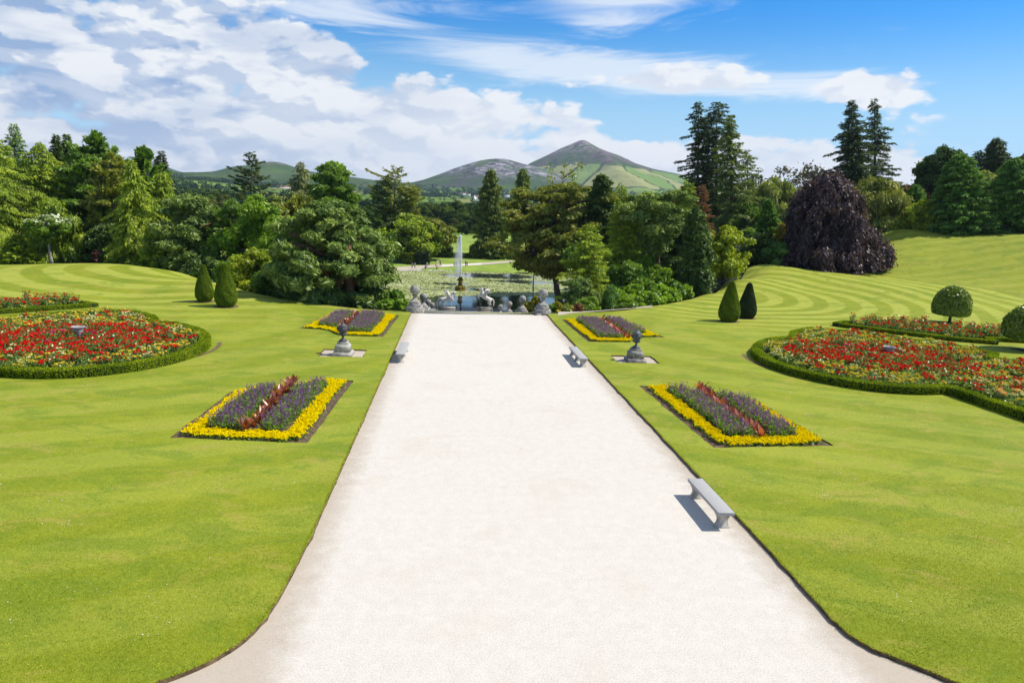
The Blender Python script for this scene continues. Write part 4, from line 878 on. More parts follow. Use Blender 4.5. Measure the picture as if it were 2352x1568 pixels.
# lawn-edge shrubs
SH = [(905,668,82,60,'mid'),(925,688,76,40,'bright'),(893,690,77,44,'bright'),(858,695,80,50,'dark'),(700,660,86,60,'mid'),(655,655,88,60,'dark'),(620,640,93,44,'bright'),(560,640,98,60,'mid'),
 (1280,694,77,22,'gold'),(1300,702,77.5,34,'pale'),(1340,690,80,44,'mid'),(1362,682,82,30,'bright'),(1425,668,84,60,'bright'),(1460,655,87,64,'bright'),(1492,650,90,60,'mid'),(1520,652,91,60,'bright'),(1548,646,93,50,'mid'),(1575,655,94,34,'bright'),(1270,700,77,24,'bright'),
 (1325,700,78,30,'brown'),(1440,690,82.5,44,'mid'),(1214,694,92,34,'gold'),(1230,680,98,24,'gold'),(1478,640,95,60,'bright'),(1500,668,88,60,'bright'),(1540,668,91,50,'bright')]
WORD = {'mid': 'mid-green', 'bright': 'fresh bright green', 'dark': 'dark green', 'gold': 'golden yellow', 'pale': 'pale white-flowering', 'brown': 'brownish pink'}
WHERE = ['left of the left stone ball pier', 'touching the left stone ball pier', 'second left of the left stone ball pier', 'under the right edge of the big pine', 'under the middle of the big pine', 'under the left edge of the big pine', 'right of the person in white', 'left of the person in white',
 'right of the right stone ball pier', 'at the start of the side path', 'behind the side path start', 'small and low behind the side path', 'below the weeping dark conifer', 'left of the Scots pine trunk foot', 'at the Scots pine trunk foot', 'right of the Scots pine trunk foot', 'left of the cypress column', 'at the foot of the cypress column', 'hugging the right stone ball pier',
 'beside the white-flowering shrub', 'at the bend of the side path', 'beside the right flight of stone balls', 'taller, behind the right flight of stone balls', 'behind the shrubs at the Scots pine foot', 'spilling onto the lawn below the Scots pine', 'spilling onto the lawn left of the cypress column']
for (x, y, Y, w_, pal), wh in zip(SH, WHERE):
    B = atY(x, y, Y)
    T('dome', x, y, x, Y, w_, 722, pal, f'{WORD[pal]} shrub {wh}', 'shrub', name='shrub', nc=34, cr=.17, cover=3, nlimb=4, trunkr=.08, px=2.0)
# ================================================================== CLIPPED PLANTS, BEDS, STONEWORK
def zt(p): return tz(p[0], p[1])
HEDGE = leafmat((.08, .15, .006), (.40, .47, .02), .3, .0)
YEWM = leafmat((.06, .12, .006), (.28, .36, .024), .25, .01)
YEWD = leafmat((.012, .028, .005), (.060, .090, .014), .15, .03)
LAUR = leafmat((.07, .14, .006), (.38, .46, .03), .25, .05, .35)
COREM = solidmat('hedge_core', (.008, .016, .004), (.016, .03, .006), 5, 1, 0)
def hedge(name, pts, w, h, label, closed=False, leaf=.055, dens_=620, group=None, zf=None, mat=None):
    P = np.array([p[:2] for p in pts], float)
    if closed: P = np.vstack([P, P[:1]])
    Q = []; 
    for a, b in zip(P[:-1], P[1:]):
        k = max(1, int(np.linalg.norm(b-a)/.45)); Q += [a+(b-a)*j/k for j in range(k)]
    Q.append(P[-1]); Q = np.array(Q); n = len(Q)
    if closed: T_ = np.roll(Q[:-1], -1, 0)-np.roll(Q[:-1], 1, 0); T_ = np.vstack([T_, T_[:1]])
    else: T_ = np.gradient(Q, axis=0)
    T_ = T_/np.linalg.norm(T_, axis=1, keepdims=True); N_ = np.stack([-T_[:, 1], T_[:, 0]], 1)
    z = (zf or terr)(Q[:, 0], Q[:, 1]); hw = w/2*(1+rng.normal(size=n)*.03); hh = h*(1+rng.normal(size=n)*.02)
    c = G(); L, R_ = Q-N_*(hw*.9)[:, None], Q+N_*(hw*.9)[:, None]
    v = np.concatenate([np.column_stack([L, z-.12]), np.column_stack([L, z+hh*.95]), np.column_stack([R_, z+hh*.95]), np.column_stack([R_, z-.12])])
    i = np.arange(n-1); f = np.concatenate([np.stack([i, i+1, i+1+n, i+n], 1), np.stack([i+n, i+1+n, i+1+2*n, i+2*n], 1), np.stack([i+2*n, i+1+2*n, i+1+3*n, i+3*n], 1)])
    c.add(v, f)
    if not closed: c.add(v[[0, n, 2*n, 3*n]], [(0, 1, 2, 3)]); c.add(v[[n-1, 2*n-1, 3*n-1, 4*n-1]], [(3, 2, 1, 0)])
    Ln = np.linalg.norm(np.diff(Q, axis=0), axis=1); g = G()
    def face(cnt, fn):
        k = rng.choice(n-1, cnt, p=Ln/Ln.sum()); u = rng.random(cnt)[:, None]; q = Q[k]*(1-u)+Q[k+1]*u; nn = N_[k]; zz = z[k]*(1-u[:, 0])+z[k+1]*u[:, 0]; return fn(q, nn, zz, hw[k][:, None], hh[k])
    tot = Ln.sum()
    def add(Pp, Nn): g.quads(leafq(Pp, Nn, leaf, 1.5, .75), np.clip(.42+.22*np.sin(Pp[:, 0]*1.1)*np.cos(Pp[:, 1]*1.3)+rng.normal(size=len(Pp))*.2, 0, 1))
    c1 = int(tot*w*dens_); c2 = int(tot*h*dens_)
    add(*face(c1, lambda q, nn, zz, a, b: (np.column_stack([q+nn*a*rng.uniform(-1, 1, (len(q), 1)), zz+b+rng.normal(size=len(q))*.018]), np.tile([0, 0, 1.], (len(q), 1)))))
    for sg in (-1, 1): add(*face(c2, lambda q, nn, zz, a, b: (np.column_stack([q+sg*nn*(a+rng.normal(size=(len(q), 1))*.02), zz+b*rng.uniform(-.05, 1, len(q))]), np.column_stack([nn*sg, np.full(len(q), .25)]))))
    if not closed:
        for e, s_ in ((0, -1), (n-1, 1)):
            m = int(w*h*dens_*1.2); q = Q[e]+N_[e]*hw[e]*rng.uniform(-1, 1, (m, 1))+T_[e]*s_*.03; add(np.column_stack([q, z[e]+hh[e]*rng.random(m)]), np.tile([*(T_[e]*s_), .2], (m, 1)))
    r = empty(name, (Q[0][0], Q[0][1], z[0]), 0, label, 'hedge', group); o = np.array([Q[0][0], Q[0][1], z[0]])
    for gg in (c, g):
        for k in range(len(gg.v)): gg.v[k] = gg.v[k]-o
    g.build('foliage', mat or HEDGE, r); c.build('branches', COREM, r); return r

def arc(cx, cy, r, a0, a1, n=14): return [(cx+r*math.cos(math.radians(a)), cy+r*math.sin(math.radians(a))) for a in np.linspace(a0, a1, n)]
lobe = smoothpoly([(27.3, 40.6), (25.0, 40.2), (22.6, 40.9), (20.3, 43.6), (19.3, 47.4), (19.9, 51.6), (21.8, 55.3), (24.2, 57.8), (26.2, 58.6)], 2)
main_hedge = [(34, 26.5), (29.6, 29.5), (27.7, 34.0), (27.6, 37.4), (27.5, 40.4)]+[tuple(p) for p in lobe[1:]]+[(27.9, 61.9), (30.9, 64.6), (35.2, 62.3), (39.2, 56.6), (40.0, 52.9), (38.0, 51.0), (43, 46), (46, 38), (42, 28)]
back_hedge = [(35.9, 69.6), (38.4, 66.3), (42.9, 61.6), (45.8, 60.2), (46.6, 62.2), (50.5, 61.4), (54, 60.0), (56, 66), (46, 69.5), (38.2, 71.4)]
rose_beds = []
for sd, sx in (('right', 1), ('left', -1)):
    mh = [(p[0]*sx, p[1]) for p in main_hedge]; bh = [(p[0]*sx, p[1]) for p in back_hedge]
    hedge('box_hedge', mh, .72, .50, f'clipped box hedge curving round the large rose bed with the urn on the {sd} lawn', True, group='clipped hedges round the rose beds')
    hedge('box_hedge', bh, .58, .38, f'low clipped box hedge round the smaller far rose bed on the {sd} lawn', True, group='clipped hedges round the rose beds')
    for p in (mh, bh): drape('rose_bed_soil', p, [], 1.5, SOIL, dz=.025)
    rose_beds += [(sd, 'large', mh), (sd, 'far', bh)]
    # brown worn rim just outside the lobe
    rim = [(p[0]*sx, p[1]) for p in arc(28.0, 49.4, 9.28, 160, 196, 16)+arc(28.0, 49.4, 9.0, 196, 160, 16)]
    drape('worn_turf', rim, [], .8, EARTH, dz=.012)

# ---- topiary
def topiary_cone(P, H, R, label, mat, group):
    z = tz(P[0], P[1]); r = empty('topiary_cone', (P[0], P[1], z), rng.uniform(0, 6), label, 'topiary', group)
    prof = [(0, .62), (.05, .80), (.13, .97), (.22, 1.0), (.32, .965), (.5, .80), (.7, .565), (.85, .385), (.94, .28), (.98, .19), (1, .05)]
    c = G(); c.lathe([(R*.95*b, H*a+.05) for a, b in prof], k=28); c.build('branches', COREM, r)
    N = int(H*R*6.28*1500); t = rng.random(N)**1.15; a = rng.uniform(0, 6.28, N); rr = np.interp(t, [p[0] for p in prof], [p[1] for p in prof])*R*(1+.012*np.sin(a*9+t*14)+rng.normal(size=N)*.012)
    Pp = np.stack([np.cos(a)*rr, np.sin(a)*rr, t*H+.05], 1); Nn = np.stack([np.cos(a), np.sin(a), np.where(t > .95, 1.5, np.where(t < .15, -.5, .28))], 1)
    g = G(); g.quads(leafq(Pp, Nn, .07, 1.7, .75), np.clip(.45+.12*np.sin(a*5+t*20)+rng.normal(size=N)*.22, 0, 1)); g.build('foliage', mat, r)
    w = G(); w.tube([(0, 0, -.05), (0, 0, .25)], .12, 8); w.build('trunk', BARK, r, True)
    d = [(P[0]+R*1.12*math.cos(k/20*6.283), P[1]+R*1.12*math.sin(k/20*6.283)) for k in range(20)]; drape('mulch_ring', d, [], 1., EARTH, dz=.01)
    return r
for P, H, R, lab, mt in [((-27.5, 74.1), 3.62, .86, 'shorter clipped yew cone, left of the pair on the left lawn', YEWM), ((-24.66, 71.6), 4.12, 1.03, 'taller clipped yew cone, right of the pair on the left lawn', YEWM),
                     ((25.35, 71.1), 4.05, 1.05, 'clipped yew cone in front, left of the pair on the right lawn', YEWM), ((28.5, 74.2), 3.75, .96, 'darker clipped yew cone behind, right of the pair on the right lawn', YEWD)]:
    topiary_cone(P, H, R, lab, mt, 'clipped yew cones on the lawns')
def topiary_ball(P, Wd, z0, z1, label):
    z = tz(P[0], P[1]); r = empty('topiary_tree', (P[0], P[1], z), 0, label, 'topiary tree', 'clipped mushroom-headed bay trees'); R = Wd/2; Hc = z1-z0
    prof = [(0, .80), (.02, .93), (.10, .98), (.3, 1.0), (.5, .965), (.7, .83), (.85, .62), (.95, .36), (1, .04)]
    c = G(); c.lathe([(R*.93*b, z0+Hc*.97*a+.03) for a, b in prof], k=28); c.build('branches', COREM, r)
    N = int(Wd*Hc*3.14*420); t = rng.random(N)**1.25; a = rng.uniform(0, 6.28, N); rr = np.interp(t, [p[0] for p in prof], [p[1] for p in prof])*R*(1+.02*np.sin(a*7+t*9)+rng.normal(size=N)*.022)
    m = rng.random(N) < .12; t = np.where(m, 0, t); rr = np.where(m, R*.9*np.sqrt(rng.random(N)), rr)
    Pp = np.stack([np.cos(a)*rr, np.sin(a)*rr, z0+t*Hc-.02+rng.normal(size=N)*.03], 1); Nn = np.stack([np.cos(a), np.sin(a), np.where(m, -2, t*2.4-.35)], 1)
    g = G(); g.quads(leafq(Pp, Nn, .13, 1.8, .7), np.clip(.45+rng.normal(size=N)*.22, 0, 1)); g.build('crown', LAUR, r)
    w = G(); w.tube([(0, 0, -.1), (.02, 0, z0*.5), (0, 0, z0+.6)], [.19, .15, .15], 9); w.build('trunk', BARK, r, True)
    d = [(P[0]+1.1*math.cos(k/20*6.283), P[1]+1.1*math.sin(k/20*6.283)) for k in range(20)]; drape('mulch_ring', d, [], 1., EARTH, dz=.01)
topiary_ball((51.9, 74.9), 3.7, 1.0, 4.1, 'mushroom-shaped clipped tree on a short trunk behind the far right rose bed')
P = atY(2362, 770, 57.5); topiary_ball((P[0]+.05, 57.5), 3.9, 1.1, 3.95, 'clipped mushroom-shaped tree cut by the right edge of the picture')

# ---- planting
DARKLEAF = leafmat((.020, .040, .010), (.13, .17, .06), .25, .16, .35)
ROSELEAF = leafmat((.06, .10, .012), (.34, .50, .09), .38, .05, .4)
SALVLEAF = leafmat((.06, .14, .015), (.34, .52, .06), .45, .02)
def petal(n, c1, c2, t=.3): return leafmat(c1, c2, t, .0)
RED = petal('r', (.55, .004, .008), (.90, .02, .025)); YEL = petal('y', (.72, .50, .02), (.85, .72, .12)); CREAM = petal('c', (.72, .60, .28), (.85, .80, .50)); PINK = petal('p', (.60, .03, .18), (.75, .12, .30)); PEACH = petal('q', (.80, .42, .12), (.88, .62, .28))
GOLD = leafmat((.85, .62, .0), (.95, .84, .005), .25, .0); PURP = leafmat((.16, .05, .21), (.44, .20, .52), .4, .0)
CANNA = leafmat((.15, .030, .018), (.48, .13, .07), .4, .05, .35)
def pompoms(g, P, r, n=14):
    """little many-petalled heads"""
    for p in P:
        d = rdir(n); d[:, 2] = np.abs(d[:, 2])*.9+.05; g.quads(leafq(p+d*r*rng.uniform(.55, .8)*np.array([1, 1, .75]), d, r*.95, 1.1, .35), np.clip(.5+rng.normal(size=n)*.3, 0, 1))
def rose_bush(seed, hgt, nb, col):
    fo = G(); bl = G(); r = np.random.default_rng(seed); tips = []
    for i in range(9):
        a = r.uniform(0, 6.28); L = hgt*r.uniform(.65, 1.05); sp = r.uniform(.08, .36); tip = np.array([math.cos(a)*sp, math.sin(a)*sp, L]); fo.tube([(0, 0, 0), tip*.5+[0, 0, .03], tip], [.012, .009, .005], 3, .2); tips.append(tip)
        m = 26; u = r.uniform(.25, 1, m)[:, None]; P = tip*u+r.normal(size=(m, 3))*np.array([.09, .09, .06]); fo.quads(leafq(P, np.array([0, 0, 1.])+r.normal(size=(m, 3))*.7, .085, 1.6, .5), np.clip(.45+r.normal(size=m)*.28, 0, 1))
    P = []
    for t in [tips[k] for k in r.permutation(9)[:nb]]:
        P.append(t+[0, 0, .03]); 
        for q in range(r.integers(0, 3)): P.append(t+r.normal(size=3)*np.array([.09, .09, .03])+[0, 0, .02])
    pompoms(bl, P, .088, 12)
    return fo, bl
def make_rose(kind, seed, hgt, nb, mat, label):
    fo, bl = rose_bush(seed, hgt, nb, None); r = empty(kind, (0, 0, 0), 0, label, 'rose bush'); fo.build('stems', ROSELEAF, r); bl.build('blooms', mat, r); return r, fo, bl
VAR = {}
for key, nm, mat, sp in (('red', 'red_rose_bush', RED, (.72, 5)), ('yellow', 'yellow_rose_bush', YEL, (.62, 4)), ('cream', 'cream_rose_bush', CREAM, (.66, 4)), ('pink', 'pink_rose_bush', PINK, (.66, 4)), ('peach', 'peach_rose_bush', PEACH, (.72, 6)), ('tall', 'red_rose_bush', RED, (1.15, 3)), ('green', 'rose_bush', YEL, (.45, 1))):
    VAR[key] = [make_rose(nm, 100+k+len(VAR)*10, sp[0]*(.9+.1*k), sp[1], mat, 'x') for k in range(3)]
def where_in(p, poly):
    P = np.array(poly); lo, hi = P.min(0), P.max(0); fy = (p[1]-lo[1])/(hi[1]-lo[1]); fx = (p[0]-lo[0])/(hi[0]-lo[0])
    return ('front', 'near', 'middle', 'far', 'back')[min(4, max(0, int(fy*5)))]+' '+('left edge', 'left part', 'centre', 'right part', 'right edge')[min(4, max(0, int(fx*5)))]
def scatter_roses():
    spots = []
    for sd, sz, poly in rose_beds:
        P = np.array(poly); lo, hi = P.min(0), P.max(0); inner = []
        step = .62 if sz == 'large' else .66
        gx, gy = np.meshgrid(np.arange(lo[0], hi[0]+step, step), np.arange(lo[1], hi[1], step)); q = np.stack([gx.ravel(), gy.ravel()], 1)+rng.uniform(-.2, .2, (gx.size, 2)); q = q[inpoly(q, poly)]
        ed = np.array(dens(poly, .3)); dd = np.sqrt(((q[:, None]-ed[None])**2).sum(2)).min(1); q = q[dd > .72]; dd = dd[dd > .72]
        for p, d in zip(q, dd):
            # skip what lies outside the picture
            k = np.array([p[0], p[1], -SL*p[1]])-CAM; x = 1176+FD*(k@VR)/(k@VF)
            if x < -60 or x > 2412: continue
            if math.hypot(abs(p[0])-27.6, p[1]-50.2) < .75: continue
            if sz == 'large':
                near_w = p[1] < 41.0; core = math.hypot((abs(p[0])-28.2)/8.2, (p[1]-49.8)/7.3)
                if core < .80: key = 'red' if rng.random() < .92 else ('pink' if rng.random() < .25 else 'tall' if rng.random() < .5 else 'cream')
                else: key = rng.choice(['yellow', 'cream', 'red', 'green'], p=[.44, .10, .18, .28])
                if near_w: key = rng.choice(['peach', 'cream', 'yellow', 'green', 'red'], p=[.22, .18, .14, .38, .08])
                if core < .8 and abs(p[0])+p[1]*0 < 24.6 and p[1] < 47.5 and sd == 'right' : key = rng.choice(['green', 'yellow', 'red'], p=[.5, .2, .3])
                if sd == 'right' and core < .85 and p[1] < 44.6 and rng.random() < .62: key = 'green'
            else: key = rng.choice(['red', 'tall', 'yellow', 'green'], p=[.50, .22, .10, .18])
            spots.append((float(np.hypot(p[0]-CAM[0], p[1])), p, key, sd, sz))
    spots.sort(key=lambda s: s[0]); used = {}; count = {}; rest = {}
    C1 = {'red': 'red', 'tall': 'tall red', 'yellow': 'yellow', 'cream': 'cream-coloured', 'pink': 'pink', 'peach': 'peach-coloured', 'green': 'sparsely flowering low'}
    for dist, p, key, sd, sz in spots:
        k = int(rng.integers(0, 3)); z = tz(p[0], p[1])+.03; fam = 'red' if key in ('red', 'tall') else 'other'; count[fam] = count.get(fam, 0)+1
        if count[fam] > 290:
            rest.setdefault((fam, sd, sz), []).append((key, k, p, z)); continue
        root = VAR[key][k][0]; wi = where_in(p, [b_[2] for b_ in rose_beds if b_[0] == sd and b_[1] == sz][0]); lab = f'{C1[key]} rose bush, {wi} of the {sz} rose bed, {sd} lawn'; grp = f'{C1[key]} rose bushes, {wi} of the {sz} {sd} rose bed'
        if (key, k) not in used: used[(key, k)] = 1; root.location = (p[0], p[1], z); root.rotation_euler = (0, 0, rng.uniform(0, 6)); root['label'] = lab; root['group'] = grp
        else: dup(root, (p[0], p[1], z), rng.uniform(0, 6), rng.uniform(.85, 1.2), lab, grp)
    for (fam, sd, sz), L in rest.items():
        by = {}
        for key, k, p, z in L:
            a = rng.uniform(0, 6); c, s = math.cos(a), math.sin(a); M = np.array([[c, -s, 0], [s, c, 0], [0, 0, 1]])*rng.uniform(.85, 1.2)
            for part, gg, mt in (('f', VAR[key][k][1], ROSELEAF), ('b', VAR[key][k][2], {'red': RED, 'tall': RED, 'yellow': YEL, 'cream': CREAM, 'pink': PINK, 'peach': PEACH, 'green': YEL}[key])):
                v, t = gg.merged(); v = v@M.T+np.array([p[0], p[1], z])
                G_ = by.setdefault(mt.name, (G(), mt))[0]; b = G_.n; G_.v.append(v); G_.t.append(t); G_.n += len(v)
                for f in gg.f: G_.f.append(f+b)
        r = empty('rose_planting', (0, 0, 0), 0, f'more distant mass of {"red" if fam == "red" else "yellow and cream"} roses in the {sz} rose bed on the {sd} lawn', 'roses'); r['kind'] = 'stuff'
        for nm, (G_, mt) in by.items(): G_.build('rose_stems' if mt is ROSELEAF else 'rose_blooms', mt, r)
    for key in VAR:
        for k in range(3):
            if (key, k) not in used:
                r = VAR[key][k][0]
                for c in list(r.children): bpy.data.objects.remove(c)
                bpy.data.objects.remove(r)
scatter_roses()

def marigold(seed):
    r = np.random.default_rng(seed); fo = G(); bl = G(); m = 18; P = r.normal(size=(m, 3))*np.array([.085, .085, .03])+[0, 0, .09]; fo.quads(leafq(P, np.array([0, 0, 1.])+r.normal(size=(m, 3))*.8, .06, 1.7, .6), np.clip(.4+r.normal(size=m)*.25, 0, 1))
    Q = [np.array([math.cos(a)*q, math.sin(a)*q, .19+r.normal()*.025]) for a, q in zip(r.uniform(0, 6.28, 11), np.sqrt(r.random(12))*.155)]; pompoms(bl, Q, .047, 13); return fo, bl
def salvia(seed):
    r = np.random.default_rng(seed); fo = G(); bl = G(); m = 84; P = r.normal(size=(m, 3))*np.array([.12, .12, .11])+[0, 0, .34]; fo.quads(leafq(P, np.array([0, 0, 1.])+r.normal(size=(m, 3))*.8, .065, 2., .6), np.clip(.45+r.normal(size=m)*.25, 0, 1))
    for i in range(6):
        x, y = r.normal(size=2)*.11; h = r.uniform(.42, .62); n = 7; zz = np.linspace(.30, 1, n)*h+.0; lx, ly = r.normal(size=2)*.035
        P = np.stack([x+lx*zz/h*2, y+ly*zz/h*2, zz+.06], 1)+r.normal(size=(n, 3))*.006; bl.quads(sprayq(P, np.array([0, 0, 1.])+r.normal(size=(n, 3))*.3, rdir(n), np.full(n, .085), np.full(n, .036)), np.clip(.5+r.normal(size=n)*.3, 0, 1))
    return fo, bl
def canna(seed):
    r = np.random.default_rng(seed); g = G()
    for i in range(8):
        a = i*2.4+r.uniform(-.3, .3); L = r.uniform(.46, .80); lean = r.uniform(.18, .65); o = np.array([math.cos(a), math.sin(a), 0]); sd = np.array([-o[1], o[0], 0]); n = 7; u = np.linspace(0, 1, n)
        mid = o*(L*lean*u**1.3)[:, None]+np.array([0, 0, 1.])*(.10+L*u*(1-.35*lean*u))[:, None]; w = .105*np.sin(np.clip(u, .02, 1)**.8*math.pi*.98)+.008
        v = np.concatenate([mid-sd*w[:, None]+o*0, mid+np.array([0, 0, -.02])+o*.02, mid+sd*w[:, None]]); k = np.arange(n-1); g.add(v, np.concatenate([np.stack([k, k+1, k+1+n, k+n], 1), np.stack([k+n, k+n+1, k+1+2*n, k+2*n], 1)]), np.repeat(np.clip(r.uniform(.2, 1), 0, 1), 3*n))
    return g
MV = [marigold(i) for i in range(4)]; SV = [salvia(i+20) for i in range(4)]; CV = [canna(i+40) for i in range(4)]
def plant_root(name, pair, mats, lab, cat, grp):
    r = empty(name, (0, 0, 0), 0, lab, cat, grp); pair[0].build('leaves', mats[0], r); pair[1].build('blooms', mats[1], r); return r
BEDP = dict(bed_list)
def scatter_beds():
    mar, sal, can = [], [], []
    for bi, (bn, poly) in enumerate(bed_list):
        P = np.array(poly); lo, hi = P.min(0), P.max(0); cx = (lo[0]+hi[0])/2; s = 1 if cx > 0 else -1; ed = np.array(dens(poly, .12)); near_e = ed
        def grid(step, j): gx, gy = np.meshgrid(np.arange(lo[0], hi[0]+step, step), np.arange(lo[1], hi[1], step)); q = np.stack([gx.ravel(), gy.ravel()], 1)+rng.uniform(-j, j, (gx.size, 2)); return q[inpoly(q, poly)]
        def marg(q):
            d = np.sqrt(((q[:, None]-ed[None])**2).sum(2)).min(1); side = np.minimum(np.abs(q[:, 0]-lo[0]), np.abs(q[:, 0]-hi[0])); return d, side
        # the open soil strip is wider along the long sides than across the ends
        q = grid(.20, .05); d, side = marg(q); inn = np.abs(np.abs(q[:, 0])-8.55) if 0 else d
        soil = np.where(side < 1.1, .38, .12); band = (d > soil) & (d < soil+.98)
        for p in q[band]: mar.append((p, bn))
        q = grid(.27, .06); d, side = marg(q); soil = np.where(side < 1.8, .38, .12); inside = (d > soil+.90) & (np.abs(q[:, 0]-cx) > .52)
        for p in q[inside]: sal.append((p, bn))
        for y in np.arange(lo[1]+1.3, hi[1]-1.4, .62):
            p = np.array([cx+rng.uniform(-.14, .14), y+rng.uniform(-.1, .1)]); can.append((p, bn))
            if rng.random() < .8: mar.append((np.array([cx+rng.choice([-.38, .38]), y+.3]), bn))
    def place(items, variants, mats, name, cat, labf, grpf, zoff, cap, stuffname, stufflab):
        items = sorted(items, key=lambda t: np.hypot(t[0][0]-CAM[0], t[0][1])); roots = None; rest = {}; made = {}
        for i, (p, bn) in enumerate(items):
            k = int(rng.integers(0, len(variants))); z = tz(p[0], p[1])+zoff; a = rng.uniform(0, 6.28)
            if i < cap:
                if k not in made:
                    if len(mats) == 2: r = plant_root(name, variants[k], mats, labf(bn, where_in(p, BEDP[bn])), cat, (grpf(bn)+', '+where_in(p, BEDP[bn])))
                    else: r = variants[k].build(name, mats[0]); tag(r, labf(bn, where_in(p, BEDP[bn])), cat, (grpf(bn)+', '+where_in(p, BEDP[bn])))
                    made[k] = r; r.location = (p[0], p[1], z)
                else: dup(made[k], (p[0], p[1], z), a, rng.uniform(.85, 1.18), labf(bn, where_in(p, BEDP[bn])), (grpf(bn)+', '+where_in(p, BEDP[bn])))
            else: rest.setdefault(bn, []).append((k, p, z, a))
        for bn, L in rest.items():
            GG = [G() for _ in mats]
            for k, p, z, a in L:
                c, s = math.cos(a), math.sin(a); M = np.array([[c, -s, 0], [s, c, 0], [0, 0, 1]])*rng.uniform(.85, 1.18)
                parts = variants[k] if len(mats) == 2 else [variants[k]]
                for gg, G_ in zip(parts, GG):
                    v, t = gg.merged(); b = G_.n; G_.v.append(v@M.T+np.array([p[0], p[1], z])); G_.t.append(t); G_.n += len(v)
                    for f in gg.f: G_.f.append(f+b)
            r = empty(stuffname, (0, 0, 0), 0, stufflab(bn), cat); r['kind'] = 'stuff'
            for G_, mt, nm in zip(GG, mats, ('leaves', 'blooms')): G_.build(nm, mt, r)
    place(mar, MV, (SALVLEAF, GOLD), 'marigold_plant', 'marigolds', lambda b, w: f'bright yellow marigold plant in the {w} of the {b} flower bed', lambda b: f'marigolds edging the {b} flower bed', -.05, 296, 'marigold_edging', lambda b: f'band of bright yellow marigolds edging the {b} flower bed')
    place(sal, SV, (SALVLEAF, PURP), 'salvia_plant', 'salvia', lambda b, w: f'purple-spiked salvia plant in the {w} of the {b} flower bed', lambda b: f'purple salvias filling the {b} flower bed', -.05, 296, 'salvia_planting', lambda b: f'purple salvias filling the {b} flower bed')
    place(can, CV, (CANNA,), 'canna_plant', 'canna', lambda b, w: f'bronze-leaved canna in the middle row, {w.split()[0]} end of the {b} flower bed', lambda b: f'bronze cannas down the middle of the {b} flower bed', -.05, 299, 'canna_row', lambda b: '')
scatter_beds()

# ---- urns on pedestals
def garden_urn(P, sd, pm, um):
    z = tz(P[0], P[1])-.09; r = empty('garden_urn', (P[0], P[1], z), 0, f'dark lidded urn on a stepped stone pedestal in a gravel square, {sd} lawn', 'urn', 'lidded urns flanking the path')
    g = G(); g.lathe([(.66, 0), (.66, .20), (.60, .26)], square=True); g.build('plinth', pm, r)
    g = G(); g.lathe([(.50, .26), (.50, .62), (.50, .64), (.34, .83), (.325, .84)], square=True); g.build('pedestal', pm, r)
    g = G(); g.lathe([(.35, .835), (.35, .93)], square=True); g.build('cap', pm, r)
    u = G(); u.lathe([(.25, .935), (.25, 1.02)], square=True); u.lathe([(.22, 1.02), (.22, 1.06), (.19, 1.09), (.12, 1.15), (.06, 1.21), (.055, 1.25), (.085, 1.27), (.06, 1.29), (.10, 1.31), (.22, 1.38), (.275, 1.46), (.28, 1.49), (.235, 1.53), (.27, 1.62), (.325, 1.76), (.33, 1.86), (.29, 1.93), (.26, 1.95)], k=28)
    for k in range(14):
        a = k/14*6.283; u.tube([(.22*math.cos(a), .22*math.sin(a), 1.39), (.275*math.cos(a), .275*math.sin(a), 1.47)], .03, 5)
        b = a; u.ball((.315*math.cos(b), .315*math.sin(b), 1.74+.06*math.sin(k*2.4)), (.035, .035, .07), 6, 5)
    u.build('bowl', um, r, True)
    l = G(); l.lathe([(.28, 1.95), (.30, 1.97), (.29, 2.02), (.24, 2.06), (.16, 2.12), (.14, 2.15), (.09, 2.18), (.055, 2.22), (.06, 2.25), (.045, 2.29), (.01, 2.32)], k=28); l.build('lid', um, r, True)
    for s in (-1, 1):
        h = G(); h.ball((s*.36, 0, 1.84), (.075, .06, .085), 8, 6); h.tube([(s*.33, 0, 1.72), (s*.40, 0, 1.80), (s*.40, 0, 1.88), (s*.32, 0, 1.92)], .035, 6); h.build('handle', um, r, True)
garden_urn((-10.17, 49.2), 'left', STONELT, LEAD)
garden_urn((10.17, 49.2), 'right', STONE, solidmat('grey_lead', (.05, .058, .066), (.12, .135, .15), 7, .6, .5, 30, spec=.5))
# ---- benches
def bench(x0, x1, y0, y1, label, nleg):
    cx, cy = (x0+x1)/2, (y0+y1)/2; z = -SL*cy-.10; r = empty('stone_bench', (cx, cy, z), 0, label, 'bench', 'stone benches along the path'); r.rotation_euler = (-math.atan(SL), 0, 0)
    L = y1-y0; W_ = x1-x0; bm = G(); bm.box((0, 0, .565), (W_, L, .11)); o = bm.build('seat', GRANITE, r); bv = o.modifiers.new('b', 'BEVEL'); bv.width = .008; bv.segments = 2
    for y in np.linspace(-L/2+.32, L/2-.32, nleg):
        g = G(); n = 12; zz = np.linspace(0, .51, n); w = W_*(.44-.17*np.sin(np.clip((zz-.04)/.42, 0, 1)*math.pi)); w[0] = w[1] = W_*.46; w[-1] = W_*.46
        v = np.concatenate([np.column_stack([-w, np.full(n, y-.11), zz]), np.column_stack([w, np.full(n, y-.11), zz]), np.column_stack([w, np.full(n, y+.11), zz]), np.column_stack([-w, np.full(n, y+.11), zz])]); k = np.arange(n-1)
        f = np.concatenate([np.stack([k+a*n, k+b*n, k+1+b*n, k+1+a*n], 1) for a, b in ((0, 1), (1, 2), (2, 3), (3, 0))]); g.add(v, f); g.add(v[[n-1, 2*n-1, 3*n-1, 4*n-1]], [(0, 1, 2, 3)]); g.build('leg', STONELT, r)
bench(5.80, 6.34, 20.98, 24.08, 'short grey stone bench in the foreground at the right edge of the path', 2)
bench(5.72, 6.30, 46.55, 51.2, 'long grey stone bench farther up at the right edge of the path', 3)
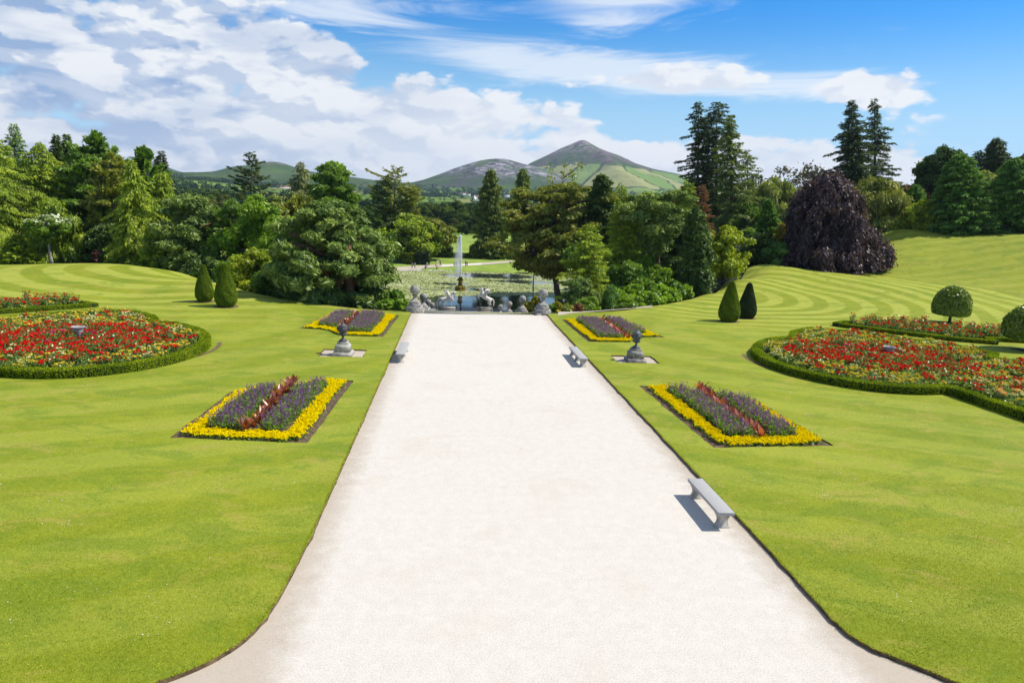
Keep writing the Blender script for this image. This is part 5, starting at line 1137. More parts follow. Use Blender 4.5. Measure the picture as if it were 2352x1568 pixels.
bench(-6.42, -5.82, 46.75, 51.3, 'long grey stone bench at the left edge of the path', 3)
# ---- rose-bed urns and the small box
def bed_urn(x, y, sd):
    P = gpx(x, y, .55, 30, 80); z = tz(P[0], P[1]); r = empty('stone_urn', (P[0], P[1], z), .2, f'open grey stone urn with two handles standing among the roses on the {sd} lawn', 'urn', 'open urns in the rose beds')
    g = G(); g.lathe([(.26, 0), (.26, .10)], square=True); g.build('foot', STONE, r)
    g = G(); g.lathe([(.18, .10), (.10, .16), (.08, .24), (.20, .32), (.27, .48), (.30, .72), (.345, .95), (.36, 1.0), (.43, 1.04), (.44, 1.10), (.40, 1.11), (.36, 1.05), (.30, .95)], k=28); g.lathe([(.325, .80), (.34, .82), (.325, .84)], k=28); g.build('bowl', solidmat('urn_stone', (.22, .21, .21), (.42, .40, .39), 6, .85, .4, 30), r, True)
    for s in (-1, 1):
        h = G(); h.tube([(s*.38, 0, 1.04), (s*.50, 0, 1.06), (s*.56, 0, .98), (s*.50, 0, .86), (s*.36, 0, .82)], .035, 6); h.build('handle', STONE, r, True)
bed_urn(180, 768, 'left'); bed_urn(2040, 812, 'right')
P = gpx(2061, 806, .55, 30, 90); r = empty('flood_light', (P[0], P[1], tz(P[0], P[1])), .4, 'small grey box-shaped garden light on a post in the right rose bed', 'garden light')
g = G(); g.box((0, 0, .62), (.34, .22, .30)); o = g.build('housing', GRANITE, r); g = G(); g.tube([(0, 0, 0), (0, 0, .48)], .04, 8); g.build('post', IRON, r); g = G(); g.box((0, -.118, .62), (.26, .012, .22)); g.build('lens', solidmat('lamp_glass', (.3, .34, .38), None, 5, .15, 0), r)

# ---- ball finials, steps, terrace wall
def ball_pier(P, z, rb, label, sc=1., deep=1.0):
    r = empty('ball_pier', (P[0], P[1], z), 0, label, 'stone pier', 'stone ball piers beside the steps'); s = rb/.5
    pr = G(); pr.lathe([(.80*s, -deep), (.80*s, .52*s), (.77*s, .56*s)], square=True); pr.build('plinth', STONE, r)
    pr = G(); pr.lathe([(.62*s, .56*s), (.60*s, .62*s), (.60*s, .86*s), (.58*s, .90*s)], square=True); pr.build('die', STONE, r)
    pr = G(); pr.lathe([(.50*s, .90*s), (.48*s, 1.03*s), (.40*s, 1.10*s), (.30*s, 1.2*s), (.17*s, 1.40*s)], square=True); pr.lathe([(.17*s, 1.38*s), (.16*s, 1.50*s), (.19*s, 1.56*s), (.27*s, 1.60*s), (.27*s, 1.66*s), (.20*s, 1.70*s)], k=20); pr.build('neck', STONE, r)
    b = G(); b.ball((0, 0, 2.17*s), rb, 28, 18); b.build('ball', STONE, r, True)
ball_pier((-6.55, 72.6), -2.15, .50, 'largest ball-topped stone pier at the left end of the path')
ball_pier((6.45, 73.1), -2.15, .49, 'largest ball-topped stone pier at the right end of the path')
for x, y, Y, rb, lab in [(972.7,681,86,.455,'second stone ball pier down the steps on the left'),(984,693.6,100,.42,'third stone ball pier down the steps on the left'),(992.9,700,112,.39,'fourth and smallest stone ball pier down the steps on the left'),
                         (1200,687,86,.455,'second stone ball pier down the steps on the right'),(1170,698.3,100,.42,'third stone ball pier down the steps on the right'),(1149.6,704.6,112,.39,'fourth and smallest stone ball pier down the steps on the right')]:
    P = atY(x, y, Y); ball_pier((P[0], Y), P[2]-2.17*rb/.5, rb, lab)
def steps():
    r = empty('staircase', (0, 72, -2.2), 0, 'broad flight of stone steps leading down from the end of the path to the pond', 'steps'); zs = [(71.9, -2.17), (74, -2.2), (86, -4.7), (90, -4.9), (100, -7.4), (104, -7.6), (112, -9.9), (118, -10.9), (134, -11.0)]
    g = G(); Y0, Z0 = 71.9, -2.17
    for (a, za), (b, zb) in zip(zs[:-1], zs[1:]):
        n = max(1, round((za-zb)/.17))
        for k in range(n): y0 = a+(b-a)*k/n; y1 = a+(b-a)*(k+1)/n; zt_ = za-(za-zb)*(k+1)/n; g.box((0, (y0+y1)/2-.004, (zt_-1.2)-72*0+.0), (11.2, y1-y0+.001, 2.4))
    for k in range(len(g.v)): g.v[k] = g.v[k]-np.array([0, 72, -2.2])
    g.build('treads', STONELT, r)
    for s in (-1, 1):
        w = G()
        for (a, za), (b, zb) in zip(zs[:-1], zs[1:]): 
            v = np.array([(s*5.62, a, za-2), (s*6.2, a, za-2), (s*6.2, a, za+.22), (s*5.62, a, za+.22), (s*5.62, b, zb-2), (s*6.2, b, zb-2), (s*6.2, b, zb+.22), (s*5.62, b, zb+.22)], float)-np.array([0, 72, -2.2]); w.add(v, np.array([(0, 1, 2, 3), (4, 7, 6, 5), (3, 2, 6, 7), (0, 3, 7, 4), (1, 5, 6, 2)]))
        w.build('side_wall', STONE, r)
steps()
g = G(); g.box((0, 72.18, -2.165), (11.2, .50, .10)); o = g.build('kerb_stone', STONELT); tag(o, 'pale stone kerb across the far end of the gravel path', 'kerb')
# ---- railings at the pond landing
def railing(x0, x1, Y, ztop, label, post=True):
    A = atY(x0, ztop, Y); B = atY(x1, ztop, Y); zt_ = (A[2]+B[2])/2; zb = -11.0; r = empty('iron_railing', (A[0], Y, zb), 0, label, 'railing', 'black iron railings by the pond'); L = B[0]-A[0]; h = zt_-zb
    g = G()
    for zz in (h-.12, .15): g.tube([(0, 0, zz), (L, 0, zz)], .03, 5)
    g.build('rails', IRON, r); n = min(95, int(L/.155)); 
    first = None
    for k in range(n+1):
        if first is None: b = G(); b.tube([(0, 0, 0), (0, 0, h-.03), (0, 0, h+.06)], [.016, .016, .003], 4); first = b.build('bar', IRON, r)
        else: c = first.copy(); COL.objects.link(c); c.parent = r; c.location = (L*k/n, 0, 0)
    if post:
        for xx in (-.05, L+.05): b = G(); b.tube([(xx, 0, 0), (xx, 0, h+.55)], .07, 6); b.ball((xx, 0, h+.6), .11, 8, 6); b.build('post', IRON, r)
railing(1009, 1057, 121, 700.5, 'black iron railing in front of the left winged horse')
railing(1060, 1100, 121, 702, 'black iron railing in the middle of the pond terrace')
railing(1104, 1128, 121, 702.5, 'black iron railing in front of the right winged horse')
railing(992, 1001, 123, 698, 'short black iron railing left of the left winged horse', True)
railing(1131, 1142, 123, 703, 'short black iron railing right of the right winged horse', False)
# ================================================================== BEYOND THE POND
def simple_tree(seed, pal):
    r_ = np.random.default_rng(seed); g = G(); w = G(); H = 12.; n = 26; P = []
    for i in range(n):
        t = r_.random(); a = r_.uniform(0, 6.28); rad = float(PROF['egg'](np.array(t)))*5.4*math.sqrt(r_.random())*.85; P.append((math.cos(a)*rad, math.sin(a)*rad, 1.6+t*9.8))
    P = np.array(P); ids = np.repeat(np.arange(n), 120); d = unit(r_.normal(size=(len(ids), 3))); cs = r_.uniform(1.1, 2.1, n)
    L = P[ids]+d*(cs[ids]*r_.uniform(.7, 1.1, len(ids)))[:, None]*np.array([1, 1, .8]); L[:, 2] = np.maximum(L[:, 2], .3)
    g.quads(leafq(L, d+np.array([0, 0, .3]), .62, 1.4, .6), np.clip(.42+r_.normal(size=n)[ids]*.16+r_.normal(size=len(ids))*.14, 0, 1)); w.tube([(0, 0, -.5), (0, 0, 3), (.2, 0, 8)], [.5, .35, .12], 6)
    r = empty('distant_tree', (0, 0, 0), 0); g.build('crown', leafmat(*PAL[pal], .3, .0), r); w.build('trunk', BARK, r); return r
PAL['dist'] = ((.045, .085, .018), (.15, .20, .045)); PAL['distb'] = ((.06, .11, .02), (.21, .28, .06)); PAL['distd'] = ((.025, .055, .018), (.09, .13, .04)); PAL['disto'] = ((.065, .085, .022), (.20, .21, .06))
FT = [simple_tree(s, p) for s, p in ((1, 'dist'), (2, 'distb'), (3, 'distd'), (4, 'disto'), (5, 'dist'), (6, 'distb'), (7, 'distd'))]
COLW = ['mid-green', 'light green', 'dark green', 'olive green', 'mid-green', 'light green', 'dark green']
def far_trees():
    used = set(); n = 0
    def put(x, y, Y, k, lab, grp, sc=None):
        nonlocal n
        top = atY(x, y, Y); z = float(zfloor(np.array([top[0]]), np.array([Y]))[0]) if Y < 336 else float(zval([top[0]], [Y])[0]); h = max(5., top[2]-z); s = h/12.2
        if k not in used: used.add(k); o = FT[k]; o.location = (top[0], Y, z); o.scale = (s*rng.uniform(.95, 1.2),)*2+(s,); tag(o, lab, 'tree', grp)
        else: dup(FT[k], (top[0], Y, z), rng.uniform(0, 6), (s*rng.uniform(.9, 1.25), s*rng.uniform(.9, 1.25), s), lab, grp)
        n += 1
    # wood behind the meadow, right of the flat cedar
    zones = [((960, 1112), (466, 512), (348, 470), 34, 'beyond the meadow behind the fountain'), ((400, 540), (436, 470), (300, 470), 30, 'on the slope behind the left Scots pine'), ((560, 760), (448, 478), (290, 460), 22, 'behind the trees above the big pine'),
             ((800, 960), (478, 500), (330, 460), 14, 'behind the close trio of pines'), ((1135, 1215), (486, 515), (330, 430), 12, 'between the two conifer spires'), ((1400, 1600), (448, 486), (290, 430), 22, 'in the valley behind the Scots pine on the right'), ((1700, 1900), (430, 470), (240, 330), 14, 'on the skyline between the firs and the copper beech'), ((2020, 2360), (425, 470), (230, 300), 20, 'far behind the trees on the right bank')]
    for (x0, x1), (y0, y1), (Y0, Y1), cnt, wh in zones:
        for i in range(cnt):
            u = rng.random(); x = x0+(x1-x0)*(i+rng.random())/cnt; Y = Y0+(Y1-Y0)*u; y = y1-(y1-y0)*u+rng.uniform(-5, 5); k = int(rng.integers(0, 7))
            put(x, y, Y, k, f'{COLW[k]} tree {wh}', f'trees {wh}')
    # scrubby line between far lawn and meadow
    for x in (1012, 1024, 1090, 1103, 1118): put(x, 574+rng.uniform(-4, 4), 252, 1, 'low scrubby tree in the hedge line beyond the far lawn', 'scrub along the far hedge')
far_trees()
def yew_block(x, y0, x1, Y, zh, label, mat):
    A = atZ(x, y0, POND[4]+.5); B = atZ(x1, y0, POND[4]+.5); L = B[0]-A[0]; r = hedge('yew_hedge', [(A[0], Y), (B[0], Y)], 3.0, zh, label, leaf=.34, dens_=24, zf=zfloor, mat=mat); return r
yew_block(921, 611, 951, 223.5, 3.3, 'yellowish clipped yew block beyond the pond, left of the darker block', leafmat((.07, .10, .01), (.24, .27, .03), .2, .0))
yew_block(954, 611, 984, 222.5, 4.0, 'dark clipped yew block beyond the pond beside the far path', YEWD)
P0 = atZ(1000, 591, -11.2); hedge('field_hedge', [(-28, 246.3), (P0[0], 246.3), (30, 246.3), (60, 245)], 1.6, 1.5, 'clipped hedge running along the back of the far lawn', leaf=.30, dens_=26, zf=zfloor, mat=YEWM)

def distant_wood():
    N = 30000; Y = np.exp(rng.uniform(math.log(480), math.log(3900), N)); k = rng.uniform(-.62, .62, N); X = k*Y-3
    z = zval(X, Y); m = fbm(X, Y, 420, 4, 21)+fbm(X, Y, 1500, 2, 7)*.6
    line = np.abs(np.sin(X/95.+.6*np.sin(Y/210.)))**1; l2 = np.abs(np.sin(Y/150.+.5*np.sin(X/170.)))
    hedgerow = (line < .035) | (l2 < .05)
    band = (Y > 2350)
    keep = np.where(band, m > -.15, (m > .62) | (hedgerow & (rng.random(N) < .5)))
    # open pasture seen between the pines and the spire
    field = (Y > 900) & (Y < 2250) & (k > -.26) & (k < .02); keep &= ~(field & (m < .95) & ~hedgerow)
    keep &= rng.random(N) < np.clip(1.2-Y/9000, 0, 1); X, Y, z = X[keep], Y[keep], z[keep]; n = len(X)
    h = rng.uniform(6, 13, n)*np.where(Y > 2200, 1.15, 1); q = 34; ids = np.repeat(np.arange(n), q); d = rdir(n*q); s = h[ids]
    P = np.column_stack([X[ids]+d[:, 0]*s*.48, Y[ids]+d[:, 1]*s*.48, z[ids]+s*.5+d[:, 2]*s*.48]); tn = np.clip(.4+rng.normal(size=n)[ids]*.22+rng.normal(size=n*q)*.1, 0, 1)
    g = G(); g.quads(leafq(P, d+np.array([0, 0, .2]), s*.30, 1.3, .5), tn); tag(g.build('distant_wood', leafmat((.020, .048, .016), (.075, .125, .032), .15, .0)), 'woods and hedgerows spread over the valley floor and lower hills', 'woodland', kind='stuff')
    print('distant wood trees', n)
distant_wood()
def house(x, y, Y, L, D_, h, rh, label, wings=0, rz=0., roofc=(.16, .12, .11)):
    P = atY(x, y, Y); z = float(zval([P[0]], [Y])[0])-.5; z = max(z, P[2]-1.); r = empty('white_house', (P[0], Y, z), rz, label, 'house', 'white houses on the hillside'); WHT = solidmat('white_render', (.74, .72, .68), (.8, .78, .74), 1, .9, 0); RF = solidmat('slate_roof', roofc, tuple(c*1.4 for c in roofc), 1, .9, 0); DK = solidmat('window_glass', (.04, .05, .06), None, 4, .2, 0)
    w = G(); w.box((0, 0, h/2-1), (L, D_, h+2)); w.build('wall', WHT, r)
    g = G(); v = np.array([(-L/2-.4, -D_/2-.5, h), (L/2+.4, -D_/2-.5, h), (L/2+.4, D_/2+.5, h), (-L/2-.4, D_/2+.5, h), (-L/2-.4+rh*.0, 0, h+rh), (L/2+.4, 0, h+rh)]); g.add(v, [(0, 1, 5, 4), (2, 3, 4, 5), (0, 4, 3), (1, 2, 5), (3, 2, 1, 0)]); rf = g.build('roof', RF, r)
    for c in (-.35, .35): g = G(); g.box((c*L, 0, h+rh*.9), (1.1, .8, 2.2)); g.build('chimney', WHT, rf)
    nw = max(3, int(L/5))
    for i in range(nw): g = G(); g.box(((i+.5-nw/2)*L/nw, -D_/2-.02, h*.5), (1.8, .12, 1.5)); g.build('window', DK, r)
    for s in range(wings):
        sx = (-1, 1)[s % 2]*L*.3; g = G(); g.box((sx, -D_/2-2, h/2-1), (6, 4, h+2)); g.add(np.array([(sx-3.3, -D_/2-4.2, h), (sx+3.3, -D_/2-4.2, h), (sx, -D_/2-4.2, h+rh), (sx-3.3, 0, h), (sx+3.3, 0, h), (sx, 0, h+rh)]), [(0, 1, 2), (0, 2, 5, 3), (1, 4, 5, 2)]); g.build('wing', WHT, r)
house(651, 434.5, 2150, 40, 9, 4.6, 3.8, 'long white bungalow with a reddish roof, leftmost house on the hillside', 0, .1, (.30, .16, .12)); house(723, 434, 2200, 20, 9, 5.5, 5, 'white gabled house right of the long bungalow on the hillside', 2)
house(1062, 447.5, 2500, 26, 8, 4.5, 3, 'small white house in the woods left of the conifer spire'); house(1076, 450, 2400, 15, 8, 5, 3.5, 'second small white house in the woods nearer the conifer spire'); house(1094, 459.5, 1500, 11, 8, 5.5, 4.5, 'gabled white house just left of the conifer spire', 1); house(1164, 452, 2300, 18, 8, 5, 3, 'pale house partly hidden right of the conifer spire')

# ================================================================== FOUNTAIN, STATUES, PEOPLE
def skinned(name, V, E, R, mat, parent, sub=1, loc=None, scale=1.):
    me = bpy.data.meshes.new(name); me.from_pydata([tuple(np.array(v)*scale) for v in V], E, []); o = bpy.data.objects.new(name, me); COL.objects.link(o); o.parent = parent
    if loc is not None: o.location = loc
    sk = o.modifiers.new('skin', 'SKIN'); sk.use_smooth_shade = True
    for i, sv in enumerate(me.skin_vertices[0].data):
        rr = R[i]; sv.radius = (rr*scale, rr*scale) if np.isscalar(rr) else (rr[0]*scale, rr[1]*scale); sv.use_root = (i == 0)
    if sub: sb = o.modifiers.new('sub', 'SUBSURF'); sb.levels = sub; sb.render_levels = sub
    me.materials.append(mat); return o
WMET = solidmat('grey_metal_paint', (.60, .58, .54), (.80, .77, .72), 4, .5, .2, 20, spec=.5)
def horse(x, y, Y, face, rear, label):
    P = atY(x, y, Y); r = empty('winged_horse', (P[0], Y, P[2]), 0, label, 'statue', 'winged horse statues'); r.scale = (face*1.2, 1.2, 1.2); t = .50 if rear else .12; c, s = math.cos(t), math.sin(t)
    def R_(p, o=(-.75, 0, 1.15)): q = np.array(p, float)-o; return (q[0]*c-q[2]*s+o[0], q[1], q[0]*s+q[2]*c+o[2])
    V = [R_((-.75, 0, 1.2)), R_((-.3, 0, 1.13)), R_((.15, 0, 1.12)), R_((.55, 0, 1.25))]; N1 = R_((.80, 0, 1.60)); tipn = (N1[0]+(.02 if rear else .10), 0, N1[2]+.42); V += [N1, tipn, (tipn[0]+.20, 0, tipn[2]-.04), (tipn[0]+.48, 0, tipn[2]-.20)]
    E = [(0, 1), (1, 2), (2, 3), (3, 4), (4, 5), (5, 6), (6, 7)]; RR = [(.30, .30), (.30, .33), (.30, .33), (.27, .30), (.17, .2), (.13, .15), (.13, .14), (.07, .08)]
    def chain(a, pts, rad):
        k = a
        for p, q in zip(pts, rad): V.append(p); RR.append(q); E.append((k, len(V)-1)); k = len(V)-1
    hp = V[0]
    for sd in (-1, 1):
        o = .12*sd; chain(0, [(hp[0]+.02, .22*sd, hp[2]-.30), (hp[0]+.14+o, .22*sd, hp[2]-.62), (hp[0]-.12+o, .22*sd, .42), (hp[0]-.02+o, .22*sd, .10), (hp[0]+.10+o, .22*sd, .05)], [.20, .13, .08, .06, .075])
    sh = V[3]
    if rear: fl = [[(.38, .18, -.10), (.62, .18, .02), (.66, .18, -.40), (.56, .18, -.52)], [(.32, -.18, -.2), (.60, -.18, -.16), (.50, -.18, -.58), (.38, -.18, -.62)]]
    else: fl = [[(.05, .18, -.40), (.08, .18, -.75), (.04, .18, -1.08), (.12, .18, -1.18)], [(.22, -.18, -.25), (.42, -.18, -.28), (.38, -.18, -.62), (.30, -.18, -.72)]]
    for L in fl: chain(3, [(sh[0]+a, b, max(sh[2]+d, .05)) for a, b, d in L], [.13, .085, .055, .07])
    chain(0, [(hp[0]-.34, 0, hp[2]+.10), (hp[0]-.55, 0, hp[2]-.12), (hp[0]-.60, 0, hp[2]-.62), (hp[0]-.52, 0, hp[2]-1.0)], [.09, .11, .10, .05])
    for sd in (-1, 1): chain(5, [(tipn[0]-.04, .07*sd, tipn[2]+.17)], [.035])
    skinned('body', V, E, RR, WMET, r, 1)
    b0 = np.array(R_((.30, 0, 1.45)))
    for sd in (-1, 1):
        g = G()
        for k in range(9):       # long feathers fanning back from the shoulder
            a = math.radians(150-k*11)-(.0 if rear else .05); L = 1.25-.075*k; A = b0+np.array([-.04*k, sd*.24, -.02*k]); d = np.array([math.cos(a)*.8, sd*.45, math.sin(a)]); d /= np.linalg.norm(d); A2 = A+d*L; g.tube([A, A+d*L*.5+[0, sd*.05, .05], A2], [.075, .085, .02], 5)
        g.tube([b0+[.1, sd*.15, -.15], b0+[-.02, sd*.3, .25], b0+[-.25, sd*.42, .7]], [.12, .12, .05], 6); g.build('wing', WMET, r, True)
    m_ = G(); m_.tube([(tipn[0]-.05, 0, tipn[2]+.12), (tipn[0]-.14, 0, tipn[2]-.08), (V[4][0]-.12, 0, V[4][2]), (V[3][0]-.2, 0, V[3][2]+.33)], [.05, .09, .10, .05], 6); m_.build('mane', WMET, r, True)
    b = G(); b.box((0, 0, -.14), (2.3, 1.0, .28)); b.build('base', STONELT, r)
    pd = empty('statue_pedestal', (P[0], Y, -11.05), 0, f'grey stone pedestal under the {"rearing" if rear else "left"} winged horse', 'pedestal'); h = P[2]-.3+11.05
    q = G(); q.box((0, 0, h/2), (2.6, 1.5, h)); q.box((0, 0, .15), (3., 1.9, .3)); q.build('block', STONE, pd); q = G(); q.box((0, 0, h-.10), (2.85, 1.7, .2)); q.build('cap', STONELT, pd); pd.location.z = -11.05
horse(1027.5, 705, 126, 1, False, 'silvery winged horse statue facing right on the left pedestal')
horse(1112.5, 706, 126, -1, True, 'silvery winged horse statue rearing to the left on the right pedestal')
MOSS = solidmat('mossy_rock', (.075, .12, .008), (.20, .085, .02), 1.6, 1, .8, 9, lo=.42, hi=.6)
def fountain():
    P = atZ(1057, 667, POND[4]); r = empty('fountain_statue', tuple(P), 0, 'mossy sea-god fountain statue standing in the middle of the pond', 'fountain')
    g = G(); prof = [(1.25, -.8), (1.28, 0), (1.2, .25), (1.0, .5), (.8, .8), (.55, 1.15)]; g.lathe(prof, k=20)
    for k in range(6): a = k*1.05+.3; g.ball((math.cos(a)*.78, math.sin(a)*.78, .55), (.48, .48, .55), 10, 8)
    o = g.build('rock_base', MOSS, r, True); tx = bpy.data.textures.new('rock', 'CLOUDS'); tx.noise_scale = .5; dm = o.modifiers.new('d', 'DISPLACE'); dm.texture = tx; dm.strength = .25
    V = [(0, 0, 1.1), (0, 0, 1.7), (0, 0, 2.35), (0, 0, 2.75), (.02, 0, 3.1), (.42, 0, 2.55), (.62, -.1, 2.35), (.34, -.15, 2.85), (.12, -.1, 3.3), (-.42, 0, 2.55), (-.62, -.1, 2.4), (-.36, -.15, 2.85), (-.1, -.1, 3.3), (.5, 0, .85), (-.5, 0, .85)]
    E = [(0, 1), (1, 2), (2, 3), (3, 4), (2, 5), (5, 6), (6, 7), (7, 8), (2, 9), (9, 10), (10, 11), (11, 12), (0, 13), (0, 14)]; skinned('figure', V, E, [.5, .42, .46, .22, .26, .2, .17, .14, .12, .2, .17, .14, .12, .36, .36], MOSS, r, 1)
    # the jet: a tapering column of drops with mist drifting off it
    mt = bpy.data.materials.new('spray'); mt.use_nodes = True; q = NT(mt.node_tree); d = q.n('BsdfDiffuse', inp={'Color': (.93, .95, .97, 1)}); t = q.n('BsdfTranslucent', inp={'Color': (.93, .95, .97, 1)}); tr = q.n('BsdfTransparent'); a = q.n('MixShader', inp={0: .5, 1: d.outputs[0], 2: t.outputs[0]}); b = q.n('MixShader', inp={0: .40, 1: a.outputs[0], 2: tr.outputs[0]}); oo = q.n('OutputMaterial'); q.l(b.outputs[0], oo.inputs[0])
    H = atY(1054.5, 539, P[1])[2]-P[2]; j = empty('water_jet', (P[0], P[1], P[2]+3.2), 0, 'tall white jet of water rising from the fountain statue', 'water jet'); hh = H-3.2; N = 7000; u = rng.random(N); z = u*hh
    sg = .07+.08*u; Q = np.column_stack([rng.normal(size=N)*sg-.25*u**2, rng.normal(size=N)*sg, z]); g = G(); g.quads(leafq(Q, rdir(N), .075, 2, 1), None); g.build('water_column', mt, j)
    N = 26000; u = rng.random(N)**.9; w = .60*np.sin(np.clip(u, 0, 1)*math.pi*.96+.12)**.8*(1-u*.35); Q = np.column_stack([rng.normal(size=N)*w*.95-.5-.25*(1-u), rng.normal(size=N)*w*.95, u*hh*.98]); g = G(); g.quads(leafq(Q, rdir(N), .055, 1.3, 1), None); g.build('mist', mt, j)
fountain()

def cloth(c): return solidmat('cloth', c, tuple(min(1, v*1.25+.01) for v in c), 20, .9, 0)
SKIN = solidmat('skin', (.50, .30, .22), (.56, .35, .26), 9, .6, 0)
def person(P, rz, top, legs, hair, label, seated=False, stride=.0, arm=.1, pack=None, h=1.72, skirt=False):
    s = h/1.72; r = empty('person', tuple(P), rz, label, 'person', None); r.scale = (s, s, s)
    if not seated:
        hipz, kn, an = .93, [(-.10, -stride*.5, .50), (.10, stride*.45, .50)], [(-.10, -stride-.0, .08), (.10, stride, .08)]
        sh = 1.42; off = 0
    else: hipz = .14; kn = [(-.13, -.36, .38), (.13, -.30, .40)]; an = [(-.13, -.62, .06), (.13, -.58, .06)]; sh = .62; off = 0
    dz = sh-1.42
    W_ = lambda sd: [(sd*.19, .0, sh), (sd*.25, arm*.2*sd, sh-.28), (sd*.23, -.10-arm, sh-.50), (sd*.22, -.14-arm*1.2, sh-.60)]
    V = [(0, 0, hipz), (0, .01, (hipz+sh)/2), (0, 0, sh-.05), (0, 0, sh+.08), (0, -.01, sh+.20), (0, -.015, sh+.27)]; E = [(0, 1), (1, 2), (2, 3), (3, 4), (4, 5)]; RR = [(.15, .11), (.13, .10), (.16, .10), .055, .085, .075]
    for sd in (-1, 1):
        k = 2
        for p, q in zip(W_(sd), (.065, .045, .035, .045)): V.append(p); RR.append(q); E.append((k, len(V)-1)); k = len(V)-1
    for i, sd in enumerate((-1, 1)):
        k = 0
        for p, q in zip([(sd*.09, 0, hipz-.08), kn[i], an[i], (an[i][0], an[i][1]-.13, .04)], (.09, .06, .04, .04)): V.append(p); RR.append(q); E.append((k, len(V)-1)); k = len(V)-1
    skinned('body', V, E, RR, SKIN, r, 1)
    Vt = [(0, 0, hipz+.02), (0, .01, (hipz+sh)/2), (0, 0, sh-.04)]; Et = [(0, 1), (1, 2)]; Rt = [(.17, .125), (.15, .115), (.175, .115)]
    for sd in (-1, 1):
        k = 2
        for p, q in zip(W_(sd)[:2], (.08, .06)): Vt.append(p); Rt.append(q); Et.append((k, len(Vt)-1)); k = len(Vt)-1
    skinned('shirt', Vt, Et, Rt, cloth(top), r, 1)
    Vl = [(0, 0, hipz)]; El = []; Rl = [(.16, .12)]
    for i, sd in enumerate((-1, 1)):
        k = 0
        for p, q in zip([(sd*.095, 0, hipz-.1), kn[i], an[i]], (.105, .075, .055)): Vl.append(p); Rl.append(q); El.append((k, len(Vl)-1)); k = len(Vl)-1
    skinned('trousers', Vl, El, Rl, cloth(legs), r, 1)
    g = G(); g.ball((0, .025, sh+.245), (.098, .105, .105), 10, 8); g.build('hair', cloth(hair), r, True)
    f = G(); f.ball((0, -.10, sh+.20), (.014, .018, .016), 5, 4)
    for sd in (-1, 1): f.ball((sd*.032, -.088, sh+.225), .010, 5, 4)
    f.build('face', solidmat('face_dark', (.12, .06, .05), None, 5, .6, 0), r)
    if pack: g = G(); g.box((0, .17, sh-.22), (.28, .16, .42), 0, .8); g.build('backpack', cloth(pack), r)
    return r
def fp(x, y): p = atZ(x, y, POND[4]+.5); z = float(zfloor(np.array([p[0]]), np.array([p[1]]))[0])+.13; return (p[0], p[1], z)
NAV, BLK, WHT_, GRY, BEI, RD = (.02, .03, .09), (.015, .015, .018), (.78, .77, .75), (.16, .17, .2), (.45, .38, .30), (.35, .02, .03)
person(fp(1005, 610.3), .4, WHT_, WHT_, (.5, .45, .4), 'person in white walking on the far path nearest the clipped yew block', stride=.1)
person(fp(1011.7, 610.8), 1.7, NAV, BLK, (.5, .5, .5), 'person with grey hair in navy carrying a dark backpack on the far path', stride=.22, pack=BLK, arm=.25)
person(fp(1043, 612.3), .3, BEI, BLK, (.02, .015, .01), 'dark-haired person in beige and black just left of the water jet', stride=.08, h=1.6)
person(fp(1047.7, 612.0), .1, GRY, GRY, (.35, .3, .26), 'person in grey with folded arms beside the water jet', arm=.3, h=1.78)
person(fp(1055.4, 611.5), .3, (.4, .5, .75), WHT_, (.3, .25, .2), 'person in pale blue half hidden by the water jet', stride=.12)
person(fp(1069.6, 612.2), -.3, BLK, BLK, (.12, .05, .03), 'person in black standing right of the water jet', h=1.75, arm=.2)
person(fp(1073, 610.6), .2, WHT_, BLK, (.35, .2, .1), 'person in a white top and black trousers behind the one in black', stride=.1, h=1.78)
person(fp(1003, 615.6), 1.3, RD, BLK, (.03, .02, .02), 'person in dark red sitting on the pond edge by the far path', seated=True)
person(fp(1000.2, 612.6), .3, (.2, .1, .08), BEI, (.15, .08, .04), 'small child standing at the corner of the clipped yew block', h=1.1)
person(fp(946.5, 614.6), .2, NAV, BLK, (.05, .04, .03), 'person in navy standing before the yellowish yew block', stride=.05)
person(fp(952.5, 614.8), -.5, (.5, .5, .55), NAV, (.1, .06, .04), 'person in pale grey beside the one in navy before the yew block', stride=.1, h=1.6)
person(fp(977, 615), .5, BLK, BLK, (.05, .03, .02), 'person in black crouched low by the dark yew block', seated=True)
person(fp(981, 614.2), -.2, WHT_, (.3, .4, .6), (.3, .2, .1), 'person in a white top standing by the dark yew block', stride=.08, h=1.66)
for i, (x, c, l) in enumerate([(1148, BLK, 'left'), (1154, NAV, 'middle'), (1161, (.25, .06, .05), 'right')]): person(fp(x, 597.0), .5*i, c, BLK, (.04, .03, .02), f'{l} one of three people sitting on the far lawn under the pine', seated=True)
P = atY(610, 666.5, 94); person((P[0], 94, P[2]-1.74), 3.3, WHT_, BEI, (.08, .05, .03), 'person in a white shirt with a red backpack below the left lawn edge', pack=(.40, .02, .04), stride=.1)
P = atY(766, 689, 85.5); person((P[0], 85.5, P[2]-1.74), .6, (.06, .07, .10), (.10, .11, .22), (.03, .02, .02), 'person in dark clothes beside the trunk of the big pine', stride=.05)

